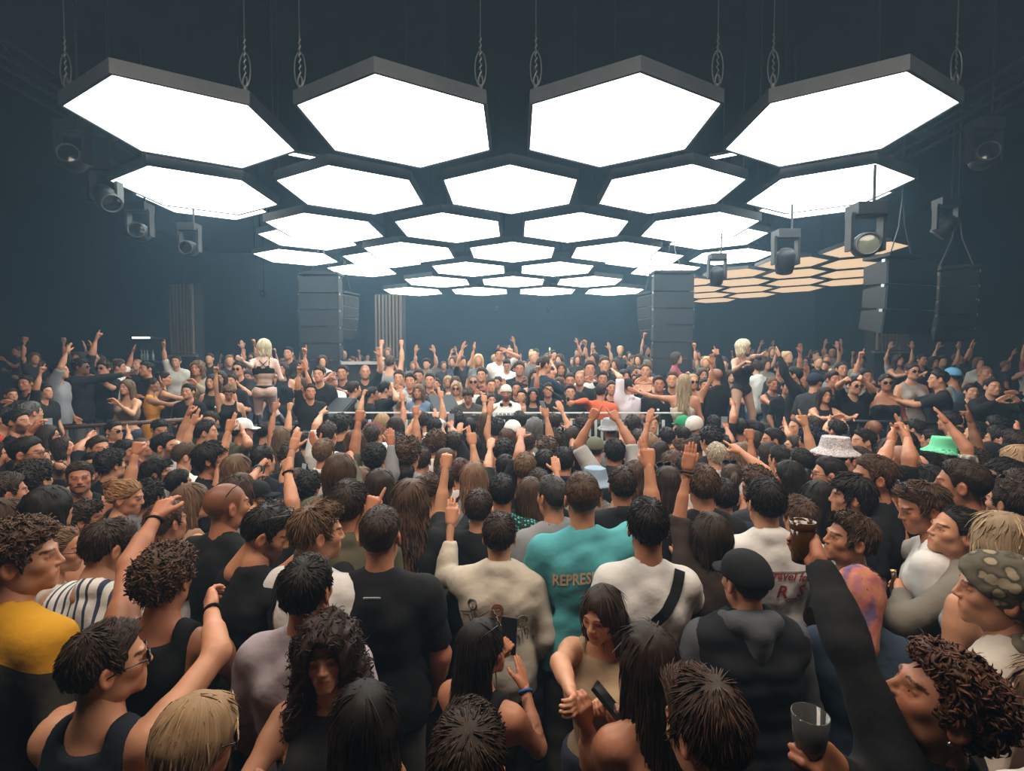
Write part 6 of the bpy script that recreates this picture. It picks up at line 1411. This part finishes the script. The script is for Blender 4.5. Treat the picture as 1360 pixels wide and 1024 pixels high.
M_RIB = M('fan_rib', (.30, .26, .06), .6)
k = who('the yellow fan'); w, fd, n = hold_point(k, 'R'); fan(at_depth(51, 622, (w - CAM).dot(ray(680, 512)) / 1.0), (-.2, -1, .15), .155, .15, 1.75, M('yellow_fan', (.62, .58, .10), .7), 'open yellow folding fan held up at the left of the crowd')
k = next(q for q in ROW if q.get('fan')); w, fd, n = hold_point(k, 'L'); fan(w - Vector((0, 0, .02)), (0, -1, .1), .15, .9, 2.6, M('pink_fan', (.42, .16, .17), .7), 'dusty pink fan held up in front of the stage')
k = who('the orange-red top'); w, fd, n = hold_point(k, 'L'); e = empty('microphone_cable', w); MB().tube([(0, 0, 0), (-.12, -.02, .10), (-.30, -.05, .22), (-.42, -.08, .30)], .011, 6).build('cable', BLACK, e, True); MB().lathe([(0, -.05), (.015, -.05), (.02, .06), (.027, .08), (.02, .10), (0, .105)], 10).build('microphone', BLACK, e, True); tag(e, 'black microphone with a cable in the hand of the man in orange-red', 'microphone')
# sunglasses are worn; bottles on the platforms
for px, py, d, lab in ((287, 553, 7.2, 'clear bottle standing by the left platform edge, left of the dancer'), (386, 548, 7.4, 'clear bottle standing beside the boots of the left dancer'), (874, 556, 7.6, 'clear bottle standing at the right end of the booth')):
    p = at_depth(px, py, d); zf = ZL if px < 440 else Z1; e = empty('water_bottle', (p.x, p.y, p.z - .14)); tag(e, lab, 'bottle')
    MB().lathe([(0, 0), (.038, 0), (.04, .02), (.04, .18), (.016, .24), (.015, .27), (0, .27)], 12).build('vessel', CLEAR, e, True); MB().lathe([(0, .29), (.018, .288), (.018, .262)], 10).build('cap', WHITE, e, True)
    t = empty('side_table', (p.x, p.y, zf)); tag(t, 'small round black table ' + {287: 'left of the left dancer', 386: 'beside the boots of the left dancer', 874: 'at the right end of the booth'}[px], 'table'); hh = p.z - .14 - zf
    MB().lathe([(0, hh - .025), (.22, hh - .025), (.22, hh), (0, hh)], 20).build('table_top', METAL, t, True); MB().tube([(0, 0, 0), (0, 0, hh - .02)], .03, 8).build('leg', METAL, t, True); MB().lathe([(0, .02), (.16, .02), (.17, 0)], 16).build('foot', METAL, t, True)

# ------------------------------------------------------------------ the far crowd: beyond the three hundred nearest, one mass
def far_variants():
    V = []
    arms = [('down', 'down'), ('bent', 'down'), ('up:open', 'down'), ('down', 'high:fist'), ('up:open', 'up:open'), ('drink:grip', 'down'), ('clap', 'clap'), ('phone:grip', 'bent')]
    for i, (l, r) in enumerate(arms):
        p = dict(L=l, R=r, top='tee', fem=i % 2, i=i); B = solve(p, Matrix(), Matrix(), 1); vs, qs, cs = [], [], []; n0 = 0
        f = Field(*[np.array(b) for b in bounds(B, .1)], .05); torso(f, B, .012, hem=.01); arm_caps(f, B, .004); v, q = f.surf()
        arm = np.zeros(len(v), bool)
        for S, E, W, *_ in B.arms.values():
            for a, b in ((S + (E - S) * .7, E), (E, W)):
                a, b = np.array(a), np.array(b); t = np.clip(((v - a) @ (b - a)) / ((b - a) @ (b - a)), 0, 1); arm |= np.linalg.norm(v - a - t[:, None] * (b - a), axis=1) < .07
        vs.append(v); qs.append(q); cs.append(np.where(arm, 1, 0)); n0 += len(v)
        f = Field((-.3, -.3, .0), (.3, .3, 1.0), .065); leg_caps(f, {}, .01); f.cap((-.07, 0, .93), (.07, 0, .93), .11); v, q = f.surf(); vs.append(v); qs.append(q + n0); cs.append(np.full(len(v), 3)); n0 += len(v)
        hv, hq, ht, hm = head(.0175, bool(i % 2)); hv = hv + np.array(B.hc); vs.append(hv); qs.append(hq + n0); cs.append(np.full(len(hv), 1)); n0 += len(hv)
        f = hair_field(['short', 'wavy', 'fade', 'long', 'curly', 'bob', 'short', 'bun'][i], .021, 1); v, q = f.surf(); v = v + np.array(B.hc); vs.append(v); qs.append(q + n0); cs.append(np.full(len(v), 2)); n0 += len(v)
        for S, E, W, fd, n, hp, sx in B.arms.values():
            a, b = hand(hp, .018); m = np.stack([np.array(n.cross(fd)), np.array(n), np.array(fd)], 1); a = a.copy()
            if sx < 0: a[:, 0] *= -1; b = b[:, ::-1]
            a = a @ m.T + np.array(W); vs.append(a); qs.append(b + n0); cs.append(np.full(len(a), 1)); n0 += len(a)
        V.append((np.concatenate(vs), np.concatenate(qs), np.concatenate(cs)))
    return V
FV = far_variants(); rr = random.Random(11); AV, AQ, AC = [], [], []; n0 = 0; placed = []
pal = [(.012, .012, .013)] * 6 + [(.05, .05, .055), (.12, .12, .12), (.40, .38, .36), (.03, .04, .07), (.06, .05, .04), (.30, .06, .08), (.18, .17, .13)]
hpal = [HB, DB, DB, BR, LB, BL]
tries = 0
while len(placed) < 190 and tries < 6000:
    tries += 1; y = 10.4 + 9.5 * rr.random() ** 1.4; x = rr.uniform(-1.02, 1.02) * y * 1.0
    if abs(x) > 12.6: continue
    if any((x - a) ** 2 + (y - b) ** 2 < .30 for a, b in placed) or any((x - q['root'].location.x) ** 2 + (y - q['root'].location.y) ** 2 < .25 for q in ROW if q['z'] > 0): continue
    pxs = 680 + (x / y) * F_PX
    if any(abs(pxs - a) < 75 and abs(y - b) < 1.0 for a, b in ((243, 14), (516, 16), (1184, 13.5), (482, 11.5), (188, 12.5))): continue
    if rr.random() < .35 and y < 14: continue
    placed.append((x, y)); v, q, c = FV[rr.choice([0, 0, 1, 1, 2, 3, 4, 5, 5, 6, 7])]; a = math.pi + rr.uniform(-1.1, 1.1); s = rr.uniform(.94, 1.06); zz = Z2 + (rr.choice([0, 0, 0, .0, .25]) if y > 12 else 0)
    w = v * s; AV.append(np.stack([w[:, 0] * math.cos(a) - w[:, 1] * math.sin(a) + x, w[:, 0] * math.sin(a) + w[:, 1] * math.cos(a) + y, w[:, 2] + zz], 1)); AQ.append(q + n0); n0 += len(v)
    AC.append(np.array([rr.choice(pal), SK[rr.randrange(5)], rr.choice(hpal), (.02, .02, .025)])[c])
CROWDM = M('crowd_colours', rough=.7, spec=.25); kk = NT(CROWDM); kk.base(kk.n('ShaderNodeAttribute', attribute_name='tint').outputs['Color'])
me = mesh_np('crowd', np.concatenate(AV), np.concatenate(AQ), tint=np.concatenate(AC), mats=[CROWDM]); o = link('crowd', me); o['kind'] = 'stuff'; o['label'] = 'dim crowd of far guests on the back platform'
print('TRIS', sum(len(m.polygons) * 2 for m in bpy.data.meshes), 'objs', len(bpy.data.objects), 'people', len(ROW) + 2)
